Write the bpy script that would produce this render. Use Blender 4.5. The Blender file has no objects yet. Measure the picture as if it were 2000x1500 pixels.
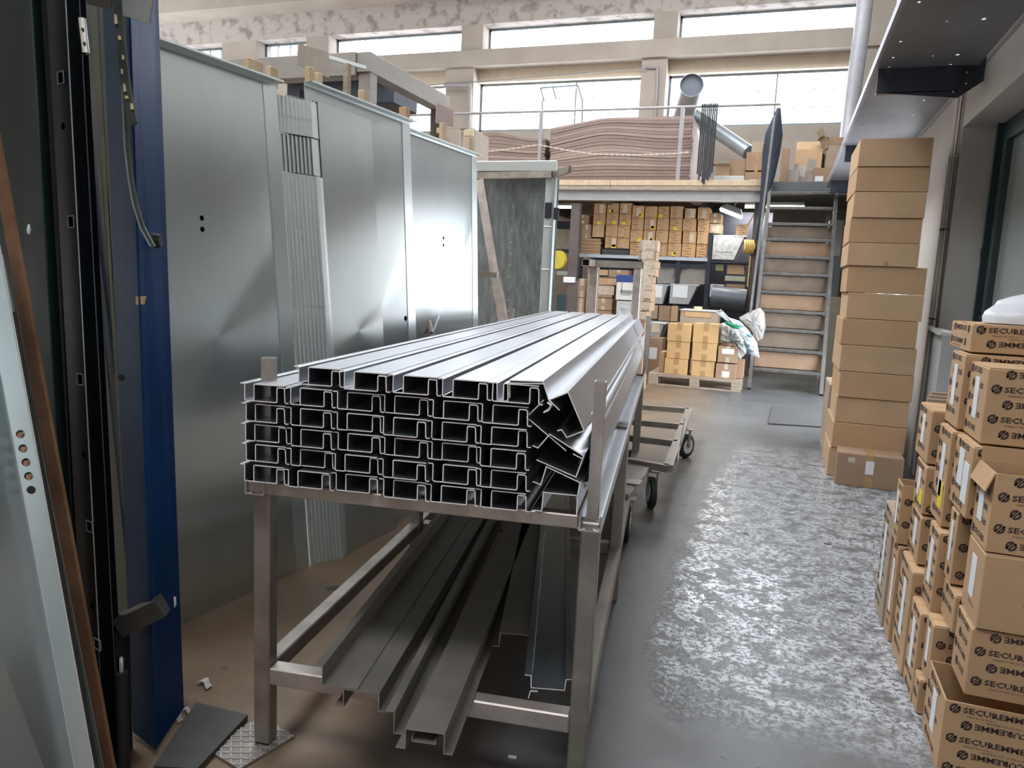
import bpy, math, random
from mathutils import Vector, Matrix
random.seed(7)
C = bpy.context.scene.collection
sc = bpy.context.scene
R = math.radians
# ------------------------------------------------------------------ camera
F, PITCH, ROLL, YAW, EYE = 1480.0, R(8.0), R(2.62), R(19.3), 1.42
_f = Vector((-math.sin(YAW)*math.cos(PITCH), math.cos(YAW)*math.cos(PITCH), -math.sin(PITCH)))
_r = Vector((math.cos(YAW), math.sin(YAW), 0)); _u = _r.cross(_f)
_c, _s = math.cos(ROLL), math.sin(ROLL)
RT = _c*_r + _s*_u; UP = -_s*_r + _c*_u
cam = bpy.data.cameras.new('camera'); cam.sensor_width = 36; cam.lens = F*36/2000; cam.clip_start = .02; cam.clip_end = 300
co = bpy.data.objects.new('camera', cam); C.objects.link(co); sc.camera = co
co.matrix_world = Matrix(((RT.x, UP.x, -_f.x, 0), (RT.y, UP.y, -_f.y, 0), (RT.z, UP.z, -_f.z, EYE), (0, 0, 0, 1)))
# ------------------------------------------------------------------ light
sc.view_settings.view_transform = 'Standard'; sc.view_settings.look = 'None'
sc.view_settings.exposure = 0.3; sc.view_settings.gamma = 1; sc.view_settings.use_curve_mapping = False
sc.cycles.max_bounces = 7; sc.cycles.diffuse_bounces = 4; sc.cycles.glossy_bounces = 3
sc.cycles.sample_clamp_indirect = 6; sc.cycles.use_denoising = True
sc.cycles.caustics_reflective = False; sc.cycles.caustics_refractive = False
w = bpy.data.worlds.new('sky'); sc.world = w; w.use_nodes = True
w.node_tree.nodes['Background'].inputs[0].default_value = (.90, .95, 1, 1)
w.node_tree.nodes['Background'].inputs[1].default_value = 5.0
XWL = 1.62
def area(name, loc, rot, sx, sy, power, col=(1, 1, 1)):
    l = bpy.data.lights.new(name, 'AREA'); l.shape = 'RECTANGLE'; l.size = sx; l.size_y = sy; l.energy = power; l.color = col
    o = bpy.data.objects.new(name, l); C.objects.link(o); o.location = loc; o.rotation_euler = rot; return o
# daylight falling through the roof lights and through the two window rows of the end wall, plus added fill and side light
area('roof_daylight_and_fill', (-4.2, 5.5, 8.3), (0, 0, 0), 2.2, 9, 520, (.93, .97, 1))
area('roof_daylight_and_fill', (-1.0, 11.8, 8.3), (0, 0, 0), 9, 1.6, 380, (.95, .98, 1))
area('roof_daylight_and_fill', (-1.2, -1.5, 8.3), (0, 0, 0), 5, 2.2, 170, (.96, .98, 1))  # added fill lamp that brightens the foreground from behind the camera
area('window_daylight', (-3.5, 16.9, 5.3), (R(90), 0, R(180)), 9.5, 1.4, 420, (.92, .96, 1))
area('window_daylight', (-4.5, 16.9, 7.0), (R(90), 0, R(180)), 12, .8, 300, (.92, .96, 1))
area('streak_side_light', (XWL, 9.5, 1.4), (0, R(90), 0), 2.5, 2.4, 150, (.95, .98, 1))  # added lamp that puts bright streaks on the leaning sheets
# ------------------------------------------------------------------ helpers
def ray(x, y): return _f + RT*((x-1000)/F) - UP*((y-750)/F)
def P(x, y, X=None, Y=None, Z=None, V=None):
    "the point of the world that lies on the plane X=, Y=, Z= or the upright plane V=((x, y), angle from +Y)"
    d = ray(x, y); o = Vector((0, 0, EYE))
    if X is not None: k = X/d.x
    elif Y is not None: k = Y/d.y
    elif Z is not None: k = (Z-EYE)/d.z
    else:
        n = Vector((math.cos(V[1]), math.sin(V[1]), 0)); k = Vector((V[0][0], V[0][1], 0)).dot(n)/d.dot(n)
    return o + d*k
def setp(o, label=None, cat=None, group=None, kind=None):
    if label: o['label'] = label
    if cat: o['category'] = cat
    if group: o['group'] = group
    if kind: o['kind'] = kind
    return o
def thing(name, label, cat, loc=(0, 0, 0), rz=0, group=None):
    o = bpy.data.objects.new(name, None); C.objects.link(o); o.empty_display_size = .1
    o.location = loc; o.rotation_euler = (0, 0, rz); return setp(o, label, cat, group)
def mw(o):
    m = Matrix.Translation(o.location) @ o.rotation_euler.to_matrix().to_4x4() @ Matrix.Diagonal((*o.scale, 1))
    return (mw(o.parent) @ m) if o.parent else m
class MB:
    def __init__(s): s.v = []; s.f = []; s.m = []; s.mi = 0
    def add(s, vs, fs, M=None):
        b = len(s.v)
        s.v += [tuple(M @ Vector(p)) if M else tuple(p) for p in vs]
        for f in fs: s.f.append(tuple(b+i for i in f)); s.m.append(s.mi)
        return s
    def hexa(s, p):   # 4 bottom, 4 top
        return s.add(p, [(3, 2, 1, 0), (4, 5, 6, 7), (0, 1, 5, 4), (1, 2, 6, 5), (2, 3, 7, 6), (3, 0, 4, 7)])
    def box(s, x0, x1, y0, y1, z0, z1, M=None, b=0):
        if b <= 0:
            return s.add([(x0, y0, z0), (x1, y0, z0), (x1, y1, z0), (x0, y1, z0), (x0, y0, z1), (x1, y0, z1), (x1, y1, z1), (x0, y1, z1)],
                  [(3, 2, 1, 0), (4, 5, 6, 7), (0, 1, 5, 4), (1, 2, 6, 5), (2, 3, 7, 6), (3, 0, 4, 7)], M)
        v = []; idx = {}
        for ix, X in enumerate((x0, x1)):
            for iy, Y in enumerate((y0, y1)):
                for iz, Z in enumerate((z0, z1)):
                    sx, sy, sz = (1-2*ix), (1-2*iy), (1-2*iz)
                    for a in range(3):
                        p = [X+sx*b, Y+sy*b, Z+sz*b]; p[a] = (X, Y, Z)[a]
                        idx[(ix, iy, iz, a)] = len(v); v.append(tuple(p))
        f = []
        def q(*k): f.append(tuple(idx[i] for i in k))
        for a in range(3):
            for e in (0, 1):
                o1, o2 = [i for i in range(3) if i != a]; ks = []
                for (p, r) in ((0, 0), (1, 0), (1, 1), (0, 1)):
                    c = [0, 0, 0]; c[a] = e; c[o1] = p; c[o2] = r; ks.append((*c, a))
                flip = (e == 1) == (a != 1)
                q(*(ks if flip else ks[::-1]))
        for a in range(3):      # edges parallel to axis a
            o1, o2 = [i for i in range(3) if i != a]
            for p in (0, 1):
                for r in (0, 1):
                    c0 = [0, 0, 0]; c0[o1] = p; c0[o2] = r; c1 = list(c0); c1[a] = 1
                    ks = [(*c0, o1), (*c1, o1), (*c1, o2), (*c0, o2)]
                    q(*ks)
        for ix in (0, 1):
            for iy in (0, 1):
                for iz in (0, 1): q((ix, iy, iz, 0), (ix, iy, iz, 1), (ix, iy, iz, 2))
        return s.add(v, f, M)
    def bar(s, p0, p1, w, h, up=(0, 0, 1)):
        p0, p1 = Vector(p0), Vector(p1); d = (p1-p0).normalized(); u = Vector(up)
        r = d.cross(u).normalized(); u = r.cross(d); a = []
        for p in (p0, p1):
            for (i, j) in ((-1, -1), (1, -1), (1, 1), (-1, 1)): a.append(p + r*(i*w/2) + u*(j*h/2))
        return s.add(a, [(0, 1, 2, 3), (7, 6, 5, 4), (0, 4, 5, 1), (1, 5, 6, 2), (2, 6, 7, 3), (3, 7, 4, 0)])
    def tube(s, pts, r, n=8, caps=True):
        pts = [Vector(p) for p in pts]; rr = r if isinstance(r, (list, tuple)) else [r]*len(pts); vs = []; fs = []
        d = (pts[1]-pts[0]).normalized(); a = d.orthogonal().normalized()
        for i, p in enumerate(pts):
            d = ((pts[min(i+1, len(pts)-1)]-pts[max(i-1, 0)])).normalized()
            a = (a - d*a.dot(d)).normalized(); b = d.cross(a)
            for k in range(n):
                t = 2*math.pi*k/n; vs.append(p + a*(math.cos(t)*rr[i]) + b*(math.sin(t)*rr[i]))
        for i in range(len(pts)-1):
            for k in range(n): fs.append((i*n+k, i*n+(k+1) % n, (i+1)*n+(k+1) % n, (i+1)*n+k))
        if caps: fs.append(tuple(range(n))[::-1]); fs.append(tuple((len(pts)-1)*n+k for k in range(n)))
        return s.add(vs, fs)
    def pipe(s, p0, p1, ro, ri, n=20):   # open tube with wall
        p0, p1 = Vector(p0), Vector(p1); d = (p1-p0).normalized(); a = d.orthogonal().normalized(); b = d.cross(a); vs = []; fs = []
        for p, r in ((p0, ro), (p1, ro), (p1, ri), (p0, ri)):
            for k in range(n):
                t = 2*math.pi*k/n; vs.append(p + a*(math.cos(t)*r) + b*(math.sin(t)*r))
        for i in range(4):
            for k in range(n): fs.append((i*n+k, i*n+(k+1) % n, ((i+1) % 4)*n+(k+1) % n, ((i+1) % 4)*n+k))
        return s.add(vs, fs)
    def rtube(s, p0, p1, w, h, t=.003, up=(0, 0, 1)):   # hollow rectangular tube
        p0, p1 = Vector(p0), Vector(p1); d = (p1-p0).normalized(); u = Vector(up); r = d.cross(u).normalized(); u = r.cross(d); vs = []
        for p, k in ((p0, 0), (p1, 0), (p1, t), (p0, t)):
            for (i, j) in ((-1, -1), (1, -1), (1, 1), (-1, 1)): vs.append(p + r*(i*(w/2-k)) + u*(j*(h/2-k)))
        fs = []
        for i in range(4):
            for k in range(4): fs.append((i*4+k, i*4+(k+1) % 4, ((i+1) % 4)*4+(k+1) % 4, ((i+1) % 4)*4+k))
        return s.add(vs, fs)
    def ribbon(s, prof, p0, d, u, n, L, t):
        "extrude the open polyline prof (a, b) of sheet thickness t along d; a runs along u, b along n; end faces get slot 1"
        p0, d, u, n = Vector(p0), Vector(d), Vector(u), Vector(n); k = len(prof); A = []; B = []
        for i in range(k):
            a = Vector(prof[max(i-1, 0)]); c = Vector(prof[i]); e = Vector(prof[min(i+1, k-1)])
            d1 = (c-a).normalized() if i else (e-c).normalized(); d2 = (e-c).normalized() if i < k-1 else d1
            n1 = Vector((-d1.y, d1.x)); n2 = Vector((-d2.y, d2.x)); m = (n1+n2)
            m = m.normalized() if m.length > 1e-6 else n1
            q = t/2/max(.35, m.dot(n1)); A.append(c+m*q); B.append(c-m*q)
        loop = A+B[::-1]; N = len(loop)
        vs = [p0+u*p.x+n*p.y for p in loop]+[p0+d*L+u*p.x+n*p.y for p in loop]
        s.add(vs, [(i, (i+1) % N, (i+1) % N+N, i+N) for i in range(N)])
        b = len(s.v)-2*N; old = s.mi; s.mi = 1
        for i in range(k-1):
            s.f.append((b+i, b+N-1-i, b+N-2-i, b+i+1)); s.m.append(1)
            s.f.append((b+N+i, b+N+i+1, b+N+N-2-i, b+N+N-1-i)); s.m.append(1)
        s.mi = old; return s
    def build(s, name, mat, parent=None, label=None, smooth=False, local=False, mesh=None, **k):
        me = mesh or bpy.data.meshes.new(name)
        top = parent is None
        vs = [Vector(v) for v in s.v]
        if top and not local:
            xs = [v.x for v in vs]; ys = [v.y for v in vs]; zs = [v.z for v in vs]
            org = Vector(((min(xs)+max(xs))/2, (min(ys)+max(ys))/2, min(zs))); vs = [v-org for v in vs]
        else:
            org = Vector((0, 0, 0))
            if parent is not None and not local:
                Mi = mw(parent).inverted(); vs = [Mi @ v for v in vs]
        me.from_pydata([tuple(v) for v in vs], [], s.f)
        mats = mat if isinstance(mat, (list, tuple)) else [mat]
        for m_ in mats: me.materials.append(m_)
        if len(mats) > 1:
            for p_, i_ in zip(me.polygons, s.m): p_.material_index = i_
        if smooth:
            me.shade_smooth()
            try: me.set_sharp_from_angle(angle=R(40))
            except Exception: pass
        me.update()
        o = bpy.data.objects.new(name, me); C.objects.link(o); o.location = org
        if parent is not None: o.parent = parent
        return setp(o, label, **k)
def copy_tree(o, parent=None):
    c = o.copy(); C.objects.link(c); c.parent = parent
    for ch in [x for x in C.objects if x.parent == o]: copy_tree(ch, c)
    return c
def share(name, me, parent, loc=(0, 0, 0), rot=(0, 0, 0), scale=(1, 1, 1), label=None, **k):
    o = bpy.data.objects.new(name, me); C.objects.link(o); o.parent = parent; o.location = loc; o.rotation_euler = rot; o.scale = scale
    return setp(o, label, **k)
def RM(rz=0, loc=(0, 0, 0), rx=0, ry=0):
    return Matrix.Translation(loc) @ Matrix.Rotation(rz, 4, 'Z') @ Matrix.Rotation(ry, 4, 'Y') @ Matrix.Rotation(rx, 4, 'X')
def plate(name, outline, holes, origin, u, v, t, mat, parent=None, label=None, **k):
    "flat sheet with cut-out holes: outline and holes are 2-D loops in the plane (u, v), thickness t along u x v"
    cu = bpy.data.curves.new(name, 'CURVE'); cu.dimensions = '2D'; cu.fill_mode = 'BOTH'; cu.extrude = t/2
    for lp in [outline]+holes:
        sp = cu.splines.new('POLY'); sp.points.add(len(lp)-1); sp.use_cyclic_u = True
        for i, p in enumerate(lp): sp.points[i].co = (p[0], p[1], 0, 1)
    o = bpy.data.objects.new('tmp', cu); C.objects.link(o)
    dg = bpy.context.evaluated_depsgraph_get(); me = bpy.data.meshes.new_from_object(o.evaluated_get(dg))
    bpy.data.objects.remove(o); u = Vector(u).normalized(); v = Vector(v).normalized(); n = u.cross(v); origin = Vector(origin)
    vs = [origin+u*p.co.x+v*p.co.y+n*p.co.z for p in me.vertices]; fs = [tuple(p.vertices) for p in me.polygons]
    return MB().add(vs, fs).build(name, mat, parent, label, **k)
def circ(x, y, r, n=16, ry=None): return [(x+r*math.cos(2*math.pi*i/n), y+(ry or r)*math.sin(2*math.pi*i/n)) for i in range(n)]
def rect(x0, x1, y0, y1): return [(x0, y0), (x1, y0), (x1, y1), (x0, y1)]
# ------------------------------------------------------------------ materials
MT = {}
def mat(name, col, rough=.6, metal=0, var=.08, scale=6, bump=0, bscale=60, stretch=(1, 1, 1), col2=None, lo=.35, hi=.65, aniso=0, rvar=0, emit=0, trans=0, alpha=1, spec=.5, coat=0):
    if name in MT: return MT[name]
    m = bpy.data.materials.new(name); m.use_nodes = True; nt = m.node_tree; N = nt.nodes; L = nt.links; b = N['Principled BSDF']
    col = (*col, 1) if len(col) == 3 else col
    b.inputs['Roughness'].default_value = rough; b.inputs['Metallic'].default_value = metal; b.inputs['Specular IOR Level'].default_value = spec
    b.inputs['Base Color'].default_value = col; b.inputs['Coat Weight'].default_value = coat
    if aniso:
        b.inputs['Anisotropic'].default_value = aniso; tg = N.new('ShaderNodeTangent'); tg.direction_type = 'RADIAL'; tg.axis = 'Z'; L.new(tg.outputs[0], b.inputs['Tangent'])
    if trans: b.inputs['Transmission Weight'].default_value = trans
    if alpha < 1: b.inputs['Alpha'].default_value = alpha
    if emit: b.inputs['Emission Color'].default_value = col; b.inputs['Emission Strength'].default_value = emit
    if var or col2 or bump or rvar:
        tc = N.new('ShaderNodeTexCoord'); mp = N.new('ShaderNodeMapping'); mp.inputs['Scale'].default_value = stretch; L.new(tc.outputs['Object'], mp.inputs[0])
        oi = N.new('ShaderNodeObjectInfo'); ad = N.new('ShaderNodeVectorMath'); ad.operation = 'ADD'
        ml = N.new('ShaderNodeVectorMath'); ml.operation = 'SCALE'; ml.inputs['Scale'].default_value = 7; cx = N.new('ShaderNodeCombineXYZ')
        L.new(oi.outputs['Random'], cx.inputs[0]); L.new(oi.outputs['Random'], cx.inputs[2]); L.new(cx.outputs[0], ml.inputs[0]); L.new(mp.outputs[0], ad.inputs[0]); L.new(ml.outputs[0], ad.inputs[1])
        V = ad.outputs[0]
    if var or col2:
        n = N.new('ShaderNodeTexNoise'); n.inputs['Scale'].default_value = scale; n.inputs['Detail'].default_value = 6; n.inputs['Roughness'].default_value = .6; L.new(V, n.inputs['Vector'])
        rp = N.new('ShaderNodeValToRGB'); e = rp.color_ramp.elements; e[0].position = lo; e[1].position = hi
        c2 = (*col2, 1) if col2 else tuple(min(1, c*(1+var)) for c in col[:3])+(1,)
        c1 = col if col2 else tuple(c*(1-var) for c in col[:3])+(1,)
        e[0].color = c1; e[1].color = c2; L.new(n.outputs[0], rp.inputs[0]); L.new(rp.outputs[0], b.inputs['Base Color'])
        if rvar:
            mr = N.new('ShaderNodeMapRange'); mr.inputs['To Min'].default_value = rough-rvar; mr.inputs['To Max'].default_value = rough+rvar
            mr.inputs['From Min'].default_value = .3; mr.inputs['From Max'].default_value = .7; L.new(n.outputs[0], mr.inputs[0]); L.new(mr.outputs[0], b.inputs['Roughness'])
    if bump:
        n2 = N.new('ShaderNodeTexNoise'); n2.inputs['Scale'].default_value = bscale; n2.inputs['Detail'].default_value = 4; L.new(V, n2.inputs['Vector'])
        bp = N.new('ShaderNodeBump'); bp.inputs['Strength'].default_value = bump; bp.inputs['Distance'].default_value = .01; L.new(n2.outputs[0], bp.inputs['Height']); L.new(bp.outputs[0], b.inputs['Normal'])
    MT[name] = m; return m
galv = mat('galvanised_steel', (.50, .54, .54), .33, .9, .04, 3, stretch=(1, 1, .3), aniso=.75, rvar=.02)
galv_edge = mat('galvanised_fold', (.66, .72, .72), .38, .75, .05, 5)
galv_old = mat('scratched_galvanised_steel', (.30, .37, .40), .30, .85, scale=9, col2=(.50, .58, .60), lo=.45, hi=.75, stretch=(3, 3, .6), rvar=.06)
steel = mat('cold_rolled_steel', (.60, .62, .66), .35, 1.0, .03, 2)
steel_cut = mat('bright_cut_edge', (.95, .90, .90), .5, 0, .02)
steel_dark = mat('oiled_mill_steel', (.16, .15, .14), .45, .55, .16, 5, rvar=.08, bump=.05)
rawtube = mat('raw_steel_tube', (.27, .245, .22), .42, .6, scale=11, col2=(.38, .34, .30), lo=.4, hi=.75, rvar=.08, bump=.08)
rawtube_lt = mat('scuffed_steel_tube', (.42, .37, .34), .4, .6, scale=14, col2=(.56, .50, .46), lo=.4, hi=.7, rvar=.08)
card = mat('cardboard', (.50, .325, .19), .85, 0, .05, 3, bump=.06, bscale=180, spec=.2)
card2 = mat('pale_cardboard', (.54, .365, .225), .85, 0, .06, 3, bump=.06, bscale=180, spec=.2)
card3 = mat('darker_cardboard', (.36, .24, .16), .85, 0, .08, 4, bump=.08, bscale=160, spec=.2)
card_side = mat('greyish_cardboard', (.40, .32, .24), .8, 0, .08, 4, bump=.08, bscale=160, spec=.2)
ink = mat('dark_brown_print', (.055, .035, .03), .8, 0, 0)
ink_red = mat('red_print', (.42, .07, .035), .8, 0, 0)
tape = mat('clear_brown_tape', (.43, .27, .13), .25, 0, .08, 20, coat=.5)
tape_clear = mat('crinkled_clear_tape', (.55, .47, .37), .2, 0, .2, 30, bump=.5, bscale=60, coat=.6)
paper = mat('white_paper', (.75, .77, .79), .7, 0, .03)
yellow = mat('yellow_sticker', (.80, .62, .05), .7, 0, .03)
wood = mat('pale_wood', (.55, .42, .28), .75, 0, .12, 6, stretch=(4, 4, 1))
wood2 = mat('weathered_wood', (.36, .29, .22), .8, 0, .2, 7, stretch=(1, 5, 5), bump=.1)
plaster = mat('aged_white_plaster', (.34, .295, .255), .9, 0, scale=1.1, col2=(.425, .375, .33), lo=.3, hi=.7, bump=.05, bscale=12)
plaster_w = mat('grey_white_wall_paint', (.50, .475, .45), .85, 0, scale=.9, col2=(.58, .555, .53), lo=.35, hi=.65, bump=.04, bscale=15)
dark_blue_steel = mat('blue_grey_painted_steel', (.035, .04, .055), .4, .3, .15, 4)
rubber = mat('black_rubber', (.02, .02, .022), .7, 0, .1)
# ------------------------------------------------------------------ setting
XW = 1.12; YB = 16.5
def struct(name, mb, m, **k): return mb.build(name, m, kind='structure', **k)
# floor: worn power-floated concrete
def floor_mat():
    m = bpy.data.materials.new('worn_concrete'); m.use_nodes = True; nt = m.node_tree; N = nt.nodes; L = nt.links; b = N['Principled BSDF']
    g = N.new('ShaderNodeNewGeometry')
    def noise(sc_, det=8, ro=.6, st=(1, 1, 1)):
        mp = N.new('ShaderNodeMapping'); mp.inputs['Scale'].default_value = st; L.new(g.outputs['Position'], mp.inputs[0])
        n = N.new('ShaderNodeTexNoise'); n.inputs['Scale'].default_value = sc_; n.inputs['Detail'].default_value = det; n.inputs['Roughness'].default_value = ro; L.new(mp.outputs[0], n.inputs['Vector']); return n.outputs[0]
    def ramp(src, a, b_, ca, cb):
        r = N.new('ShaderNodeValToRGB'); e = r.color_ramp.elements; e[0].position = a; e[1].position = b_; e[0].color = (*ca, 1); e[1].color = (*cb, 1); L.new(src, r.inputs[0]); return r.outputs[0]
    def mix(f, a, b_):
        x = N.new('ShaderNodeMix'); x.data_type = 'RGBA'; L.new(f, x.inputs[0])
        for i, s in ((6, a), (7, b_)):
            if isinstance(s, tuple): x.inputs[i].default_value = (*s, 1)
            else: L.new(s, x.inputs[i])
        return x.outputs[2]
    def math_(op, a, b_):
        x = N.new('ShaderNodeMath'); x.operation = op; x.use_clamp = True
        for i, s in ((0, a), (1, b_)):
            if isinstance(s, (int, float)): x.inputs[i].default_value = s
            else: L.new(s, x.inputs[i])
        return x.outputs[0]
    base = ramp(noise(.55), .35, .65, (.085, .09, .097), (.135, .138, .14))
    # flaking top coat in the aisle: pale film with dark pits
    sx0 = N.new('ShaderNodeSeparateXYZ'); L.new(g.outputs['Position'], sx0.inputs[0])
    def band(o_, a, b_):
        q = N.new('ShaderNodeMapRange'); q.inputs['From Min'].default_value = a; q.inputs['From Max'].default_value = b_; L.new(o_, q.inputs[0]); return q.outputs[0]
    area_ = math_('MULTIPLY', band(sx0.outputs[1], 1.9, 3.0), band(sx0.outputs[1], 8.5, 5.5))
    area_ = math_('MULTIPLY', area_, band(sx0.outputs[0], -.55, -.25))
    zone = ramp(math_('MULTIPLY', area_, math_('ADD', noise(.9, 4, .6), .45)), .38, .62, (0, 0, 0), (1, 1, 1))
    pits = ramp(noise(42, 7, .8), .46, .50, (0, 0, 0), (1, 1, 1))
    pits2 = ramp(noise(9, 6, .7), .40, .55, (0, 0, 0), (1, 1, 1))
    film = math_('MULTIPLY', math_('MULTIPLY', pits, pits2), zone)
    c = mix(film, base, (.46, .48, .51))
    # brown dust settled under the stored sheets, left of the rack
    sx = N.new('ShaderNodeSeparateXYZ'); L.new(g.outputs['Position'], sx.inputs[0])
    mr = N.new('ShaderNodeMapRange'); mr.inputs['From Min'].default_value = -.55; mr.inputs['From Max'].default_value = -1.25; L.new(sx.outputs[0], mr.inputs[0])
    d = math_('MULTIPLY', mr.outputs[0], math_('ADD', noise(1.6, 5), .35))
    c = mix(d, c, ramp(noise(2.2, 7), .35, .7, (.14, .088, .045), (.23, .15, .085)))
    spots = ramp(noise(7, 3, .4), .70, .74, (0, 0, 0), (1, 1, 1)); c = mix(spots, c, (.05, .05, .05))
    L.new(c, b.inputs['Base Color'])
    rg = math_('ADD', math_('MULTIPLY', noise(3, 8), .35), math_('MULTIPLY', d, .3)); rg = math_('ADD', rg, .17)
    rr = math_('SUBTRACT', rg, math_('MULTIPLY', film, .16)); L.new(rr, b.inputs['Roughness'])
    b.inputs['Specular IOR Level'].default_value = .55
    bp = N.new('ShaderNodeBump'); bp.inputs['Strength'].default_value = .35; bp.inputs['Distance'].default_value = .004
    L.new(math_('ADD', film, noise(14, 8, .7)), bp.inputs['Height']); L.new(bp.outputs[0], b.inputs['Normal'])
    return m
struct('floor', MB().box(-14, 4, -6, 21, -.2, 0), floor_mat())
# expansion joint across the hall floor
# end wall: columns, beams and two rows of industrial glazing
def yz(px, py): return P(px, py, Y=YB)
low0 = P(1400, 247, Y=YB).z; low1 = P(1255, 150, Y=YB).z
up0 = P(1100, 91, Y=YB-.3).z; up1 = P(1100, 36, Y=YB-.3).z
XR = 1.45; XL = -24
wall = MB(); wall.box(XL, XR+2.6, YB, YB+.35, 0, low0)
struct('wall_back', wall, plaster)
b_ = MB(); b_.box(XL, XR+2.6, YB-.45, YB+.25, low1+.26, up0-.002)
b_.build('trim_1', plaster, kind='structure')
b_ = MB(); b_.box(XL, XR+2.6, YB-.1, YB+.3, low1, low1+.26)
b_.build('trim_2', mat('cream_lintel_paint', (.56, .47, .36), .85, 0, .05), kind='structure')
b_ = MB(); b_.box(XL, XR+2.6, YB-.3, YB+.3, up1, up1+.55)
b_.build('trim_3', mat('cracked_plaster', (.27, .23, .21), .9, 0, scale=3.2, col2=(.45, .41, .375), lo=.38, hi=.5, bump=.5, bscale=9), kind='structure')
b_ = MB(); b_.box(XL, XR+2.6, YB-1.0, YB+.1, up1+.55, up1+1.5)
b_.build('trim_4', plaster, kind='structure')
b_ = MB(); b_.box(XL, XR+2.6, YB-.2, YB+.4, up1+1.5, 10.0)
b_.build('trim_5', plaster, kind='structure')
def colx(px, py, Y): return P(px, py, Y=Y).x
# columns (lower row) and piers (upper row)
lowc = [(colx(882, 240, YB), colx(936, 200, YB)), (colx(1256, 190, YB), colx(1304, 190, YB)), (colx(1668, 150, YB)+.02, XR+2.6)]
lowc = [(lowc[0][0]-4.6, lowc[0][0]-3.95)] + lowc
lowc = [(lowc[0][0]-4.6, lowc[0][0]-3.95)] + lowc
for i, (a, c) in enumerate(lowc):
    MB().box(a, c, YB-.38, YB+.3, low0, low1+.26).build('column', plaster, kind='structure')
upc = [(901, 943), (1275, 1321), (598, 642), (434, 500)]
ups = [(colx(a, 80, YB-.3), colx(c, 80, YB-.3)) for a, c in upc]
ups.append((colx(1682, 40, YB-.3), XR+2.6)); ups.append((ups[3][0]-4.6, ups[3][0]-3.2)); ups.append((XL, ups[5][0]-3.2))
for a, c in ups: MB().box(a, c, YB-.3, YB+.3, up0, up1).build('pier', plaster, kind='structure')
glass = bpy.data.materials.new('dusty_window_glass'); glass.use_nodes = True
_n = glass.node_tree; _n.nodes.remove(_n.nodes['Principled BSDF']); _t = _n.nodes.new('ShaderNodeBsdfTransparent'); _t.inputs[0].default_value = (.97, .98, 1, 1)
_g = _n.nodes.new('ShaderNodeBsdfGlossy'); _g.inputs['Roughness'].default_value = .1; _x = _n.nodes.new('ShaderNodeMixShader'); _x.inputs[0].default_value = .06
_n.links.new(_t.outputs[0], _x.inputs[1]); _n.links.new(_g.outputs[0], _x.inputs[2]); _n.links.new(_x.outputs[0], _n.nodes['Material Output'].inputs[0])
winframe = mat('grey_window_steel', (.22, .26, .28), .5, .3, .1)
wn = [0]
def window(x0, x1, z0, z1, Y, step, rows, heavy=()):
    wn[0] += 1
    w_ = thing('window_%d' % wn[0], None, None, ((x0+x1)/2, Y, z0)); w_['kind'] = 'structure'
    fr = MB()
    for (a, c, e, f) in ((x0, x1, z0, z0+.045), (x0, x1, z1-.045, z1), (x0, x0+.045, z0, z1), (x1-.045, x1, z0, z1)): fr.box(a, c, Y-.03, Y+.03, e, f)
    fr.build('window_frame', winframe, w_)
    n = max(1, round((x1-x0)/step)); 
    for i in range(1, n):
        x = x0+(x1-x0)*i/n; h_ = .03 if i in heavy else .010
        MB().box(x-h_/2, x+h_/2, Y-.02, Y+.02, z0+.045, z1-.045).build('mullion', winframe, w_)
    for j in range(1, rows):
        z = z0+(z1-z0)*j/rows
        MB().box(x0+.045, x1-.045, Y-.012, Y+.012, z-.006, z+.006).build('glazing_bar', winframe, w_)
    for i in range(n):
        for j in range(rows):
            a = x0+(x1-x0)*i/n; c = x0+(x1-x0)*(i+1)/n; e = z0+(z1-z0)*j/rows; f = z0+(z1-z0)*(j+1)/rows
            MB().box(a+.004, c-.004, Y-.003, Y+.003, e+.004, f-.004).build('pane', glass, w_)
    return w_
gapsl = sorted(lowc); gapsu = sorted(ups)
for (a, b2) in zip(gapsl[:-1], gapsl[1:]): window(a[1], b2[0], low0, low1, YB+.1, .36, 3, (6,))
for (a, b2) in zip(gapsu[:-1], gapsu[1:]):
    if b2[0]-a[1] > .4: window(a[1], b2[0], up0, up1, YB+.1, .36, 1)
# drain pipe and cable on the middle column
def tubething(name, label, cat, pts, r, m, n=10, **k): return MB().tube(pts, r, n).build(name, m, None, label, smooth=True, cat=cat, **k)
# right-hand wall with window recess
r0 = P(1881, 249, X=XW); yj = r0.y; zl = r0.z
struct('wall_right', MB().box(XW, XW+.32, yj, 8.2, 0, 10).box(XW, XW+.32, 8.2, 10.8, 2.7, 10).box(XW, XW+.32, 10.8, 12.0, 0, 10).box(XW, XW+.32, -6, yj, zl, 10).box(XW, XW+.32, -6, yj, 0, 1.05), plaster_w)
MB().box(XW, XW+2.6, 12.0, 12.35, 0, 10).build('wall_right_return', plaster_w, kind='structure')
MB().box(XW+2.2, XW+2.6, 12.3, YB+.3, 0, 10).build('wall_far_right', plaster_w, kind='structure')
MB().box(XL-.2, XL, -6, YB, 0, 10).build('wall_left', plaster, kind='structure')
MB().box(XL, XW+.3, -6.2, -6, 0, 10).build('wall_front', plaster, kind='structure')
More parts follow.
